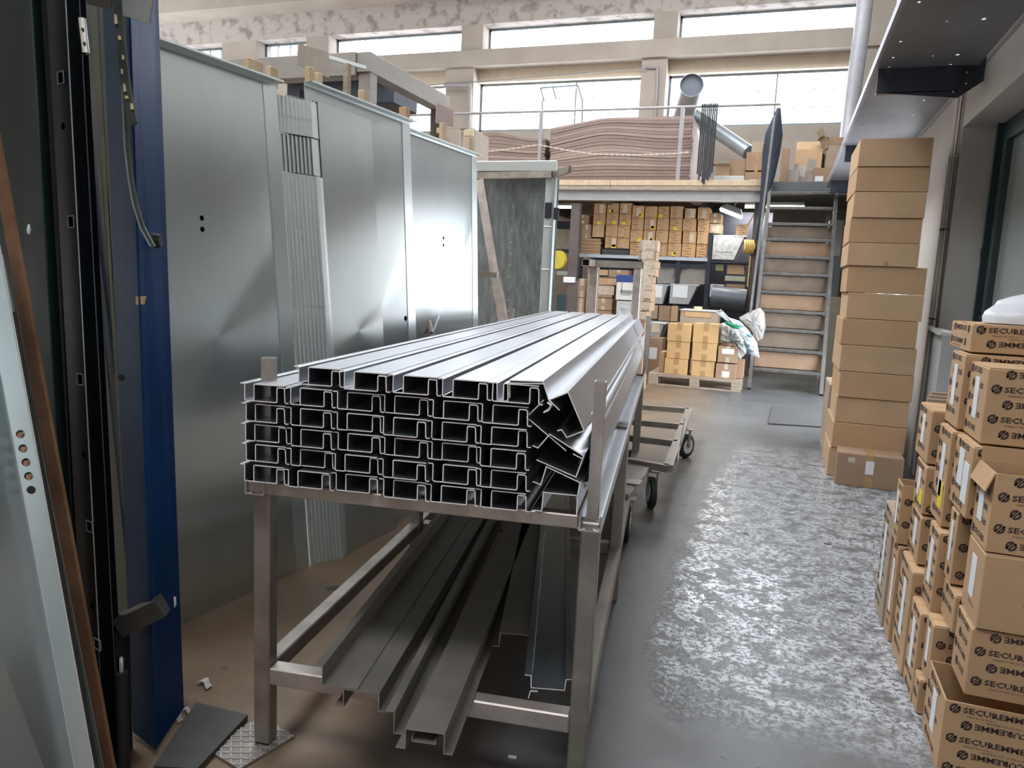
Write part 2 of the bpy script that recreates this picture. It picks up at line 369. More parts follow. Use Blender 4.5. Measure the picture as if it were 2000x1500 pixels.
# roof: sheeting with two roof-light openings, another added for the front fill, green trusses
cl = MB(); cz = 8.6
for (a, c, e, f) in ((XL, -5.3, -6.2, YB+.3), (-3.1, 4.2, -.3, 11.0), (-5.3, 4.2, -6.2, -2.7), (1.4, 4.2, -2.7, -.3), (-5.3, -3.8, -2.7, -.3), (-5.3, -3.1, -.3, 1.0), (-5.3, 4.2, 12.6, YB+.3), (-5.3, -3.1, 10.0, 12.6)): cl.box(a, c, e, f, cz, cz+.15)
struct('ceiling', cl, mat('pale_roof_sheeting', (.42, .40, .38), .8, 0, .08))
trussm = mat('green_painted_steel', (.03, .13, .07), .5, .2, .1)
for ty in (6.5, 11.0, 15.2):
    t = thing('roof_truss', 'green steel roof truss '+{6.5: 'nearest, over the stored sheets', 11.0: 'second back, over the mezzanine edge', 15.2: 'furthest, next to the end wall'}[ty], 'roof truss', (-6, ty, 8.0), group='roof trusses')
    MB().bar((-13.8, ty, 7.95), (XW, ty, 7.95), .12, .12).build('bottom_chord', trussm, t)
    MB().bar((-13.8, ty, 8.5), (XW, ty, 8.5), .12, .12).build('top_chord', trussm, t)
    for i in range(14): MB().bar((-13.5+i, ty, 7.95 if i % 2 else 8.5), (-12.5+i, ty, 8.5 if i % 2 else 7.95), .06, .06).build('brace', trussm, t)

# unseen glazed entrance in the right wall, added for the bright streaks on the sheets
dr = thing('added_door_1', None, None, (XW+.16, 9.25, 0)); dr['kind'] = 'structure'
for y in (8.23, 9.5, 10.77): MB().box(XW+.12, XW+.2, y-.03, y+.03, 0, 2.7).build('door_frame', winframe, dr)
MB().box(XW+.12, XW+.2, 8.2, 10.8, 2.64, 2.7).build('door_frame', winframe, dr)
for a, c in ((8.26, 9.47), (9.53, 10.74)): MB().box(XW+.15, XW+.156, a, c, .02, 2.64).build('pane', glass, dr)
MB().box(XW+.32, XW+3.5, -6, yj+.3, -.01, 0).build('floor_office', plaster_w, kind='structure')
MB().box(XW+1.6, XW+1.7, -6, yj+.3, 0, 3.4).build('wall_office', mat('grey_green_office_wall', (.25, .28, .27), .8), kind='structure')
MB().box(XW+.32, XW+1.7, -6, yj+.3, 3.2, 3.3).build('ceiling_office', plaster_w, kind='structure')
# ------------------------------------------------------------------ cartons
def text_mesh(body, size, res=2, sx=1.0, bold=0.0, align='LEFT'):
    cu = bpy.data.curves.new('t', 'FONT'); cu.body = body; cu.size = size; cu.resolution_u = res; cu.offset = bold; cu.align_x = align; cu.fill_mode = 'FRONT'
    o = bpy.data.objects.new('t', cu); C.objects.link(o); dg = bpy.context.evaluated_depsgraph_get()
    me = bpy.data.meshes.new_from_object(o.evaluated_get(dg)); bpy.data.objects.remove(o)
    return [(p.co.x*sx, p.co.y) for p in me.vertices], [tuple(p.vertices) for p in me.polygons]
WORD = text_mesh('SECUREMME', .024, 1, 1.28, .0008); WLEN = max(v[0] for v in WORD[0])
SUB1 = text_mesh('SERRATURE DI SICUREZZA', .0075, 1, 1.45); SUB2 = text_mesh('MADE IN ITALY', .0075, 1, 1.5)
def logo():   # two interlocked links cut by a rising bar
    vs, fs = [], []
    def strip(a, b):
        i = len(vs); vs.extend(a+b); n = len(a)
        for k in range(n-1): fs.append((i+k, i+k+1, i+n+k+1, i+n+k))
    ro, ri = .015, .0085
    for a0, a1 in ((60, 225), (240, 405)):
        A = [(ro*math.cos(R(a0+(a1-a0)*k/8)), ro*math.sin(R(a0+(a1-a0)*k/8))) for k in range(9)]
        B = [(ri*math.cos(R(a0+(a1-a0)*k/8)), ri*math.sin(R(a0+(a1-a0)*k/8))) for k in range(9)]; strip(A, B)
    for o in (-.0042, .0042):
        strip([(-.009+o, -.009), (.007+o, .010)], [(-.005+o, -.011), (.011+o, .008)])
    return vs, fs
LOGO = logo()
def put(mb, tm, x, y, flip=1): mb.add([(x+flip*a, 0, y+flip*b) for a, b in tm[0]], tm[1])
_pm = {}
SHORT = [text_mesh(t_, .024, 1, 1.28, .0008) for t_ in ('SECURE', 'SECU', 'SE')]; SHORT = [(t_, max(v[0] for v in t_[0])) for t_ in SHORT]
def print_mesh(w_, h_, pitch, phase, both=True, sub=True):
    "printed rows of logo and wordmark filling a face w_ x h_ (origin: face centre), alternate rows upside down"
    key = (round(w_, 2), round(h_, 2), pitch, phase, both, sub)
    if key in _pm: return _pm[key]
    mb = MB(); row = 0; z = h_/2-.028; unit = WLEN+.048
    while z > -h_/2+.012:
        fl = -1 if (row+phase) % 2 and both else 1
        x = -w_/2+.012+(.035 if (row+phase) % 2 else 0)
        while x+.03 < w_/2:
            if x+.034 < w_/2-.004 and not (w_ < .15 and (row+phase) % 2 == 0 and w_ > .09): put(mb, LOGO, x+.015 if fl > 0 else x+.015, z+.008, fl)
            xx = x+.036
            if w_ < .26:
                if w_ < .15: xx = x+.004+(.0 if (row+phase) % 2 else .03)
                for tm_, L_ in SHORT:
                    if xx+L_ < w_/2-.002:
                        put(mb, tm_, xx if fl > 0 else xx+L_, z if fl > 0 else z+.017, fl); break
                x += 9; continue
            if xx+WLEN < w_/2-.002:
                if fl > 0: put(mb, WORD, xx, z)
                else: put(mb, WORD, xx+WLEN, z+.017, -1)
                if sub:
                    s_ = SUB1 if row % 2 else SUB2
                    if fl > 0: put(mb, s_, xx+.012, z-.013)
                    else: put(mb, s_, xx+WLEN-.012, z+.030, -1)
            x += unit+.01
        row += 1; z -= pitch
    me = bpy.data.meshes.new('print'); me.from_pydata(mb.v, [], mb.f); me.materials.append(ink); me.update(); _pm[key] = me
    return me
def far_print(w_, h_, n):
    key = ('far', round(w_, 2), round(h_, 2), n)
    if key in _pm: return _pm[key]
    mb = MB(); sc_ = 1.0
    for i in range(n):
        z = h_/2-h_*(i+.75)/n; k = min(1.0, (w_-.05)/(WLEN*.62)); x = -w_/2+.02+(.03 if i % 2 else 0)
        while x+.08 < w_/2:
            mb.add([(x+a*.55, 0, z+b*.7-.15*a*.3) for a, b in WORD[0] if True], WORD[1]); x += WLEN*.55+.03
            if x+WLEN*.55 > w_/2: break
    me = bpy.data.meshes.new('print'); me.from_pydata(mb.v, [], mb.f); me.materials.append(ink); me.update(); _pm[key] = me; return me
_cm = {}
def carton(x0, x1, y0, y1, z0, z1, label, m=card, rz=0, group=None, tape_m=None, tape_x=.5, tape_w=.05, printed=None, stickers=(), open_=False, name='cardboard_box', cat='box', side_print=None, side_stickers=(), sidem=None, flaps=(), lean=0, phase=0):
    "closed (or open) carton; stickers = (u, v, w, h, material) on the front face in face fractions"
    cx, cy = (x0+x1)/2, (y0+y1)/2; W_, D_, H2 = x1-x0, y1-y0, z1-z0; g = .0012
    t = thing(name, label, cat, (cx, cy, z0), rz, group)
    if lean: t.rotation_euler = (0, lean, rz)
    if not open_:
        key = (round(W_, 3), round(D_, 3), round(H2, 3), m.name)
        if key not in _cm:
            mb = MB(); mb.box(-W_/2, W_/2, -D_/2, D_/2, g, H2-.004, b=.0025); mb.build('body', m, t, local=True); _cm[key] = t
        else:
            src = [o for o in C.objects if o.parent == _cm[key] and o.name.startswith('body')][0]; share('body', src.data, t)
        for s_ in (-1, 1):
            MB().box(-W_/2+.003, W_/2-.003, s_*D_/4-D_/4+.002, s_*D_/4+D_/4-.002, H2-.004, H2-.001).build('flap', m, t, local=True)
    else:
        k = .004
        MB().box(-W_/2, W_/2, -D_/2, -D_/2+k, g, H2).box(-W_/2, W_/2, D_/2-k, D_/2, g, H2).box(-W_/2, -W_/2+k, -D_/2+k, D_/2-k, g, H2).box(W_/2-k, W_/2, -D_/2+k, D_/2-k, g, H2).box(-W_/2+k, W_/2-k, -D_/2+k, D_/2-k, g, g+k).build('body', m, t, local=True)
    for (side, ang, ln) in flaps:    # open flaps: side f/b/l/r, angle from upright outwards, length
        a = R(ang); mb = MB()
        if side in 'fb':
            s_ = -1 if side == 'f' else 1; y = s_*D_/2
            mb.bar((0, y, H2), (0, y+s_*math.sin(a)*ln, H2+math.cos(a)*ln), W_-.006, .004, up=(0, math.cos(a), -s_*math.sin(a)) if True else None)
        else:
            s_ = -1 if side == 'l' else 1; x = s_*W_/2
            mb.bar((x, 0, H2), (x+s_*math.sin(a)*ln, 0, H2+math.cos(a)*ln), D_-.006, .004, up=(math.cos(a), 0, -s_*math.sin(a)))
        mb.build('flap', m, t, local=True)
    if tape_m:
        tx = -W_/2+W_*tape_x
        MB().box(tx-tape_w/2, tx+tape_w/2, -D_/2-.0012, -D_/2+.0005, H2*.62, H2-.001).box(tx-tape_w/2, tx+tape_w/2, -D_/2-.001, D_/2, H2-.001, H2+.0002).build('tape', tape_m, t, local=True)
        MB().box(tx-tape_w/2+.002, tx+tape_w/2-.001, -D_/2-.0012, -D_/2+.0005, .004, H2*.36).build('tape', tape_m, t, local=True)
    if printed == 'big':
        share('print', print_mesh(W_, H2, .047, phase), t, (0, -D_/2-.0006, H2/2), kind='stuff')
    elif printed == 'far': share('print', far_print(W_, H2, 5), t, (0, -D_/2-.0006, H2/2), kind='stuff')
    if side_print == 'big': share('print', print_mesh(D_, H2, .047, phase+1), t, (-W_/2-.0006, 0, H2/2), (0, 0, -R(90)), kind='stuff')
    for (u, v, a, b2, mm) in stickers:
        x = -W_/2+W_*u; z = H2*v; MB().box(x-a/2, x+a/2, -D_/2-.0018, -D_/2-.0004, z-b2/2, z+b2/2).build('sticker', mm, t, local=True)
    for (u, v, a, b2, mm) in side_stickers:
        y = -D_/2+D_*u; z = H2*v; MB().box(-W_/2-.0018, -W_/2-.0004, y-a/2, y+a/2, z-b2/2, z+b2/2).build('sticker', mm, t, local=True)
    return t
def carton_px(Y, px, depth, label, **k):
    "px = (left, top, right, bottom) of the front face as seen, taken on the plane Y"
    xm, ym = (px[0]+px[2])/2, (px[1]+px[3])/2
    x0, x1 = P(px[0], ym, Y=Y).x, P(px[2], ym, Y=Y).x; z1, z0 = P(xm, px[1], Y=Y).z, P(xm, px[3], Y=Y).z
    return carton(x0, x1, Y, Y+depth, k.pop('zbase', z0), k.pop('ztop', z1), label, **k)
# ------------------------------------------------------------------ rack with door-frame profiles
RA = R(7.9); RU = Vector((math.cos(RA), math.sin(RA), 0)); RV = Vector((-math.sin(RA), math.cos(RA), 0)); UPZ = Vector((0, 0, 1))
RO = Vector((-1.346, 1.734, 0))
def K(u, v, z): return RO + RU*u + RV*v + UPZ*z
WR = .936
rack = thing('storage_rack', 'raw welded steel tube rack in the foreground carrying the big stack of profiles', 'rack', tuple(K(WR/2, 1.7, 0)), RA)
legs_v = [(.025, 0), (1.40, .0), (3.38, 0)]
def kb(mb, u0, u1, v0, v1, z0, z1, b=.003):
    M = Matrix.Translation(RO) @ Matrix.Rotation(RA, 4, 'Z'); return mb.box(u0, u1, v0, v1, z0, z1, M, b)
for k, (v, _) in enumerate(legs_v):
    for u in (0, WR):
        mb = MB(); kb(mb, u-.025, u+.025, v-.025, v+.025, .012 if (k == 0 and u == 0) else 0, .80, .004); mb.build('leg', rawtube if k else rawtube_lt if False else rawtube, rack)
        if k == 1: continue
        mb = MB(); z1 = 1.165 if k == 0 else 1.20
        us = u+(.024 if (k == 2 and u > .5) else 0); mb.rtube(K(us, v+.02, .80), K(us, v+.02, z1), .030, .036, .003, up=RV); mb.build('stake', rawtube_lt, rack)
# second tubes butted against the middle legs
mb = MB(); kb(mb, WR-.025, WR+.025, 1.452, 1.50, .25, .80, .004); mb.build('leg', rawtube_lt, rack, label='doubled middle leg tube')
for v in (.0, 1.4, 3.38):
    mb = MB(); kb(mb, -.03, WR-.03, v-.02, v+.02, .785, .822, .003); mb.build('cross_beam', rawtube_lt, rack)
    mb = MB(); kb(mb, .025, WR-.025, v, v+.05, .203, .256, .004); mb.build('lower_cross_beam', rawtube_lt if v == 0 else rawtube, rack)
for u in (-.005, WR):
    mb = MB(); mb.ribbon([(.028, .04), (.028, 0), (-.026, 0), (-.026, .04)], K(u, -.03, .787), RV, RU, UPZ, 3.46, .005); mb.build('side_rail', [steel, rawtube_lt], rack)
    mb = MB(); kb(mb, u-.025, u+.025, .05, 3.40, .203, .256, .004); mb.build('lower_side_rail', rawtube, rack)
for (u, v) in ((.0, 0.0), (WR, 0.0)):
    for du in (-.022, .018):
        mb = MB(); mb.tube([K(u+du-.008, v-.024, .79), K(u+du, v-.028, .786), K(u+du+.01, v-.024, .789)], .004, 6); mb.build('weld_bead', rawtube, rack)
# chequered foot plates
def chequer(name, cx, cy, rz, sx, sy, label):
    t = thing(name, label, 'steel plate', (cx, cy, 0), rz)
    MB().box(-sx/2, sx/2, -sy/2, sy/2, 0, .008, b=.001).build('base', rawtube, t, local=True)
    ribs = MB(); n = 9
    for i in range(-n, n):
        for s_ in (1, -1):
            o = i*.034
            x0, y0, x1, y1 = -sx/2, s_*(-sx/2)*.75+o, sx/2, s_*(sx/2)*.75+o
            def clip(xa, ya, xb, yb):
                m_ = (yb-ya)/(xb-xa); pts = []
                lo_, hi_ = xa, xb
                for yy in (-sy/2, sy/2):
                    xi = xa+(yy-ya)/m_
                    if m_*(1 if yy > 0 else -1) > 0: hi_ = min(hi_, xi)
                    else: lo_ = max(lo_, xi)
                return (lo_, ya+(lo_-xa)*m_, hi_, ya+(hi_-xa)*m_) if hi_-lo_ > .01 else None
            c = clip(x0, y0, x1, y1)
            if c: ribs.bar((c[0], c[1], .009), (c[2], c[3], .009), .004, .003)
    ribs.build('raised_rib', rawtube_lt, t, local=True, kind='stuff'); return t
chequer('chequer_plate', -1.385, 1.735, R(-14), .16, .20, 'small chequered steel plate under the left front leg of the profile rack')
# door-frame profiles ---------------------------------------------------
H_ = .046; PA = [(-.014, H_), (-.002, H_), (0, H_-.002), (0, .002), (.002, 0), (.026, 0), (.028, .002), (.028, H_-.002), (.030, H_), (.119, H_)]
PB = [(.004, .001), (.094, .001), (.097, .003), (.097, H_-.007), (.099, H_-.004), (.116, H_-.004), (.119, H_-.007), (.1205, .004), (.1225, .001), (.131, .001)]
LEN = 4.45
ordn = ['bottom', 'second from the bottom', 'third from the bottom', 'fourth from the bottom', 'fifth from the bottom', 'top']
cnum = ['leftmost', 'second', 'third', 'fourth', 'fifth', 'sixth', 'seventh']
rnd = random.Random(3)
def profile(pf, u0, z0, rot, v0, L, label, group=None, m=None, du=0):
    c, s = math.cos(rot), math.sin(rot)
    pp = [(a*c-b*s, a*s+b*c) for a, b in pf]
    d = (RV + RU*du).normalized()
    mb = MB(); mb.ribbon(pp, K(u0, v0, z0), d, RU, UPZ, L, .0028)
    return mb.build('door_frame_profile', m or [steel, steel_cut], None, label, cat='steel profile', group=group)
for r in range(6):
    for c in range(6 if r < 5 else 6):
        x0 = -.0235+.1345*c + rnd.uniform(-.004, .004)*(c > 0) + (0 if r < 5 else .158)
        if r == 5 and c == 5: continue
        z0 = .829+.0565*r - (.001*c)
        ll = LEN+rnd.uniform(-.04, .04); v0 = -.04+rnd.uniform(-.012, .006)
        w_ = 'row of the stack' if r < 5 else 'row of the stack, its flat back up'
        profile(PA, x0, z0, 0, v0, ll, '%s upright door-frame profile from the left, %s row of the stack' % (cnum[c], ordn[r]), 'door-frame profiles stacked on the rack')
        profile(PB, x0, z0-.001, 0, v0+rnd.uniform(-.01, .006), ll, 'inverted door-frame profile nested right of the %s upright one, %s row' % (cnum[c], ordn[r]), 'inverted door-frame profiles in the stack')
# the sixth profile of the top row sits askew, the rest has slumped at the right edge
profile(PA, .684, 1.108, R(3), -.045, LEN, 'steel profile sitting askew under the capping one at the right end of the top row', 'slumped door-frame profiles')
profile([(.0, 0), (.0, .045), (.085, .045), (.10, .0), (.128, -.026)], .715, 1.117, R(2.0), -.04, LEN, 'wide steel profile capping the right end of the top row, bright sloping side')
profile([(0, 0), (.052, 0), (.052, -.105), (.004, -.105), (.0, -.082), (-.012, -.08)], .815, 1.118, R(26), -.03, LEN-.1, 'wide steel profile tipped on its edge beside the right front stake', du=.0)
profile([(0, 0), (-.045, -.045), (.055, -.13)], .802, 1.118, R(4), -.035, LEN-.1, 'bent steel profile cradling the tipped one at the top right of the stack')
profile([(-.014, -.012), (0, -.016), (.026, .024), (.118, -.018), (.115, -.03)], .795, 1.01, R(-4), -.04, LEN-.1, 'tilted steel profile wedged below the tipped ones at the right edge of the stack')
profile([(0, 0), (.105, -.028), (.116, .022), (.09, .03)], .792, .963, R(-4), -.04, LEN-.1, 'tilted flat-bottomed steel profile near the right front stake, third from the bottom')
profile([(0, 0), (.022, -.004), (.03, .045), (.12, .018), (.118, -.03)], .785, .905, R(-4), -.04, LEN-.1, 'tilted steel profile second from the bottom at the right edge of the stack')
profile([(.0, .0), (.022, 0), (.024, .05), (.112, .05), (.112, -.0)], .79, .83, R(0), -.04, LEN-.05, 'steel profile at the bottom right of the stack, beside the side rail')
profile([(0, 0), (.02, .05), (.045, .06), (.05, .11), (.03, .16)], .885, .84, R(-3), .06, LEN-.25, 'bright steel profile leaning on edge against the inside of the right side rail')
profile([(0, 0), (.012, .045), (.03, .05), (.02, .1)], .885, .93, R(-8), .09, LEN-.3, 'narrow bright steel profile leaning on edge, above the one at the side rail')
for i, (uu, zz2, dz) in enumerate(((.895, .845, .055), (.905, .905, .05), (.898, .960, .05), (.888, 1.012, .045))):
    profile([(0, 0), (.014, dz*.35), (.006, dz*.7), (.02, dz)], uu, zz2, R(6-3*i), .12+.02*i, LEN-.35, '%s of four bright profile flanges showing between the stack and the right rail' % ['lowest', 'second', 'third', 'highest'][i], 'flanges beside the right rail')
# bent clip sticking out of the stack
MB().ribbon([(0, 0), (.012, .006), (.018, .02), (.008, .026)], K(.805, -.05, 1.088), RV, RU, UPZ, .12, .003).build('bent_strip', [steel_cut, steel_cut], None, 'small curled bright steel strip caught between the two top right profiles', cat='steel strip')
# long profiles on the lower shelf --------------------------------------
lowdark = mat('dusty_dark_steel', (.17, .157, .14), .5, .3, scale=4, col2=(.24, .22, .19), lo=.35, hi=.7, rvar=.06, bump=.04)
def lowprof(pf, a, b, zr_, L, label, m=None):
    "a, b = picks of one long fold line at height zr_; pf in metres from that line"
    A = P(*a, Z=zr_); B = P(*b, Z=zr_); d = (B-A).normalized(); u = Vector((d.y, -d.x, 0))
    mb = MB(); mb.ribbon(pf, A, d, u, UPZ, L, .0025)
    return mb.build('long_profile', m or [lowdark, rawtube_lt], None, label, cat='steel profile', group='long profiles on the lower shelf')
def wid(a, b, z): return (P(*b, Z=z)-P(*a, Z=z)).length
w2 = wid((672, 1345), (740, 1355), .313)
lowprof([(-w2-.025, -.05), (-w2, -.05), (-w2, 0), (0, 0), (0, -.05), (.02, -.05)], (740, 1355), (938, 1025), .313, 3.0, 'wide dark hat profile, second from the left on the lower shelf')
lowprof([(-.022, .052), (0, .052), (0, .0), (.098, 0)], (629, 1338), (868, 1018), .317, 3.0, 'dark profile with a raised left wall, leftmost on the lower shelf')
lowprof([(-.022, .058), (0, .058), (0, 0), (.028, 0)], (769, 1432), (968, 1025), .265, 3.2, 'narrow dark angle profile between the two wide hat profiles')
w4 = wid((793, 1422), (868, 1434), .315)
lowprof([(-w4-.024, -.052), (-w4, -.052), (-w4, 0), (0, 0), (0, -.052), (.022, -.052)], (868, 1434), (1034, 1025), .315, 3.2, 'wide dark hat profile jutting furthest towards the camera on the lower shelf')
lowprof([(-w4*.8, 0), (-w4*.8, -.012), (-w4*.2, -.012), (-w4*.2, 0)], (866, 1447), (1030, 1032), .298, 2.9, 'small inner channel lying under the hat profile that juts furthest')
w5 = wid((977, 1230), (1032, 1241), .315)
lowprof([(-w5-.025, -.045), (-w5, -.045), (-w5, 0), (0, 0), (0, -.05)], (1034, 1241), (1060, 1027), .315, 2.6, 'short-ended dark hat profile left of the shiny galvanised one')
shiny = mat('shiny_galvanised', (.46, .52, .56), .22, .92, .04, 3)
w6 = wid((1036, 1343), (1102, 1352), .29)
lowprof([(-.018, .036), (0, .036), (.002, 0), (w6, 0), (w6+.003, .032), (w6+.018, .034)], (1036, 1343), (1064, 1030), .29, 2.7, 'shiny bluish galvanised channel at the right of the lower shelf', [shiny, steel_cut])
lowprof([(-.005, -.022), (0, 0), (.02, .0)], (1036, 1350), (1063, 1032), .285, 2.6, 'thin galvanised angle lying under the shiny channel', [shiny, steel_cut])
# ------------------------------------------------------------------ trolley standing behind the rack
tr = thing('trolley', 'low flat steel trolley with bare bar frame and rubber wheels behind the rack', 'trolley', tuple(P(1290, 860, Z=0)))
zt = .28
fr, fl = P(1305, 915, Z=zt), P(1190, 895, Z=zt); br, bl = P(1346, 800, Z=zt), P(1190, 788, Z=zt)
MB().bar(fr, br, .06, .045).build('side_rail', rawtube, tr); MB().bar(fl, bl, .06, .045).build('side_rail', rawtube, tr)
for t_ in (0, .33, .62, .97):
    MB().bar(fl.lerp(bl, t_), fr.lerp(br, t_), .05, .045).build('cross_bar', rawtube, tr)
MB().bar(fr+Vector((.03, .2, .0)), br+Vector((.03, -.6, 0)), .004, .045).build('edge_strip', rawtube_lt, tr)
def wheel(parent, c, ax, r=.10, w_=.04):
    ax = Vector(ax).normalized(); c = Vector(c)
    a = MB().tube([c-ax*w_/2, c-ax*w_*.35, c+ax*w_*.35, c+ax*w_/2], [r*.92, r, r, r*.92], 22).build('wheel', rubber, parent, smooth=True)
    MB().tube([c-ax*(w_/2+.004), c+ax*(w_/2+.004)], r*.62, 18).build('wheel_hub', galv_edge, a)
    MB().tube([c-ax*(w_/2+.012), c+ax*(w_/2+.012)], r*.16, 10).build('axle', rawtube, a)
    MB().bar(c+ax*(w_/2+.01), c+ax*(w_/2+.01)+Vector((0, 0, r+.04)), .03, .004, up=ax).bar(c-ax*(w_/2+.01), c-ax*(w_/2+.01)+Vector((0, 0, r+.04)), .03, .004, up=ax).box(c.x-.05, c.x+.05, c.y-.04, c.y+.04, c.z+r+.036, c.z+r+.044).build('fork', rawtube, a)
wheel(tr, fr+Vector((-.10, .05, -zt+.10)), (1, .35, 0)); wheel(tr, br.lerp(fr, .33)+Vector((.03, 0, -zt+.10)), (.9, -.5, 0))
wheel(tr, fl+Vector((.05, .05, -zt+.10)), (1, .1, 0)); wheel(tr, bl+Vector((.05, -.1, -zt+.10)), (1, .1, 0))
tr2 = thing('trolley', 'second trolley, only its castor and chequered pad showing beside the rack legs', 'trolley', tuple(P(1240, 1080, Z=0)))
q = P(1222, 1075, Z=0)
MB().box(q.x-.32, q.x-.02, q.y+.1, q.y+.9, .24, .28, b=.004).build('deck', rawtube, tr2)
wheel(tr2, q+Vector((-.04, .16, .10)), (1, .15, 0), .10, .05)
MB().box(q.x-.09, q.x+.0, q.y+.30, q.y+.40, .282, .29).build('chequered_pad', rawtube_lt, tr2)
MB().bar((q.x-.035, q.y+.05, .24), (q.x-.035, q.y+.05, .10), .05, .02).build('bracket', rawtube_lt, tr2)
# ------------------------------------------------------------------ galvanised door sheets leaning in a row
TA = R(-4.43); TD = Vector((-math.sin(TA), math.cos(TA), 0)); TN = Vector((math.cos(TA), math.sin(TA), 0))   # TN points to the aisle
def leaning(A, B, height, lean, name, label, holes, flange=.045, thick=.0016, group=None, top_lip=.05, m=None, extra=0):
    "door skin whose bottom edge runs from floor point A to B and whose top leans away from the aisle"
    A, B = Vector(A), Vector(B); L = (B-A).length; d = (B-A).normalized(); n = Vector((d.y, -d.x, 0))   # n to the aisle
    up = (UPZ*math.cos(lean) - n*math.sin(lean)).normalized(); nn = d.cross(up).normalized()
    t = thing(name, label, 'sheet metal', tuple((A+B)/2), 0, group)
    m = m or galv
    plate('face', rect(0, L, 0, height), holes, A, d, up, thick, m, t)
    plate('hole_backing', rect(.01, L-.012, .01, height-.01), [], A-nn*.035, d, up, thick, mat('dark_hole_backing', (.05, .055, .055), .5, .6, .05), t)  # dark backing added so the round holes show black
    # folded far edge: narrow strip returning behind with a second small fold; top tray edge
    mb = MB(); mb.ribbon([(L, 0), (L+.004, -.002), (L+.006, -flange), (L-.012, -flange)], A, up, d, nn, height-.002, .0016); mb.build('side_fold', [galv_edge, galv_edge], t)
    MB().hexa([A+d*(L-.085)+nn*.001, A+d*(L-.001)+nn*.001, A+d*(L-.001)+nn*.004, A+d*(L-.085)+nn*.004]+[q+up*(height-.004) for q in (A+d*(L-.085)+nn*.001, A+d*(L-.001)+nn*.001, A+d*(L-.001)+nn*.004, A+d*(L-.085)+nn*.004)]).build('edge_strip', mat('satin_edge_strip', (.60, .66, .66), .3, .85, .03), t)
    mb = MB(); mb.ribbon([(0, 0), (.002, top_lip*.25), (top_lip, top_lip*.30), (top_lip, top_lip*.15)], A+up*height, d, nn, up, L, .0016)
    mb.build('top_fold', [galv_edge, galv_edge], t)
    return t, A, d, up, nn, L
H1 = 2.24
def along(t0, s): return t0
s1a = P(300, 1246, Z=0); s1b = P(603, 1105, Z=0)
hp = [(P(393, 425, V=((s1b.x-.1, s1b.y-.5), TA))), ]
def holes_at(A, B, lean, pts):
    "turn photo picks on the leaning sheet into sheet coordinates"
    A, B = Vector(A), Vector(B); d = (B-A).normalized(); n = Vector((d.y, -d.x, 0)); up = (UPZ*math.cos(lean)-n*math.sin(lean)).normalized(); nn = d.cross(up)
    out = []
    for (x, y, r) in pts:
        ry = ray(x, y); o = Vector((0, 0, EYE)); k = (A-o).dot(nn)/ry.dot(nn); p = o+ry*k-A
        out.append(circ(p.dot(d), p.dot(up), r, 14))
    return out
l1 = R(5.5)
sheet1 = leaning(s1a, s1b, H1, l1, 'door_sheet', 'large galvanised door sheet nearest the blue frame, two small round holes, far edge folded', holes_at(s1a, s1b, l1, [(394, 426, .011), (395, 448, .011)]), group='galvanised door sheets leaning in a row')
def dots(sheet, pts, label=None):
    t, A, d, up, nn, L = sheet
    for (x, y, r) in pts:
        c = A + d*x + up*y + nn*.003
        MB().tube([c-nn*.002, c], r, 8).build('rivet', galv_edge, t)
E2 = s1b; 
s2a = s1b + TD*.03; s2b = P(822, 992, Z=0)
l2 = R(3.8)
s2a = s2b - TD*.93
sheet2 = leaning(s2a, s2b, H1+.03, l2, 'door_sheet', 'middle galvanised door sheet with brownish reflection low down and three round holes', holes_at(s2a, s2b, l2, [(720, 452, .011), (721, 468, .011), (792, 622, .016)]), group='galvanised door sheets leaning in a row')
s3b = P(935, 900, Z=0); s3a = s3b - TD*1.15
l3 = R(3.0)
sheet3 = leaning(s3a, s3b, H1+.05, l3, 'door_sheet', 'far bright galvanised door sheet beyond the middle one, two small holes', holes_at(s3a, s3b, l3, [(866, 465, .011), (866, 479, .011)]), group='galvanised door sheets leaning in a row')
for s_ in (sheet1, sheet2): dots(s_, [(s_[5]-.02, z_, .003) for z_ in (.12, .7, 1.3, 1.9)])
# pack of folded door skins on edge between the first and the middle sheet
N_ = 9
for i in range(N_):
    f = i/(N_-1); top = P(548+64*f, 170-2*f, V=((s1b.x, s1b.y+.05), R(90)-.08)) if False else None
    base = P(606, 1103, Z=0).lerp(P(664, 1089, Z=0), f); base.z = 0
    lean = R(5.5); up = (UPZ*math.cos(lean)-TN*math.sin(lean)).normalized()
    yw = TN.copy(); back = TD.copy()
    t = thing('folded_door_skin', '%s of the nine door skins standing between the front sheets' % (['leftmost', 'second from the left', 'third from the left', 'fourth from the left', 'middle', 'fourth from the right', 'third from the right', 'second from the right', 'rightmost'][i]), 'sheet metal', tuple(base), 0, 'pack of folded door skins')
    w_ = .0150
    for (z0, z1, dx, wf) in ((0.0, 1.86, 0, 1.0), (1.865, 2.035, -.006, .42), (2.04, 2.205, -.004, 1.0)):
        mb = MB(); o = base + up*z0 + TN*dx
        mb.ribbon([(w_*.66*wf, .03), (w_*.66*wf, .002), (.003, 0), (0, .06)], o, up, TN, TD, z1-z0, .0014)
        mb.build('folded_edge', [galv_edge, galv_edge], t)
    mb = MB(); mb.ribbon([(0, .06), (0, .5)], base, up, TN, TD, 2.22, .0014); mb.build('face', [galv, galv_edge], t)
    for z_ in (.25, .8, 1.25, 1.62, 2.12):
        c = base+up*z_+TN*(w_*.5)-TD*.002; MB().tube([c-TD*.001, c+TD*.002], .0032, 6).build('rivet', galv_edge, t)
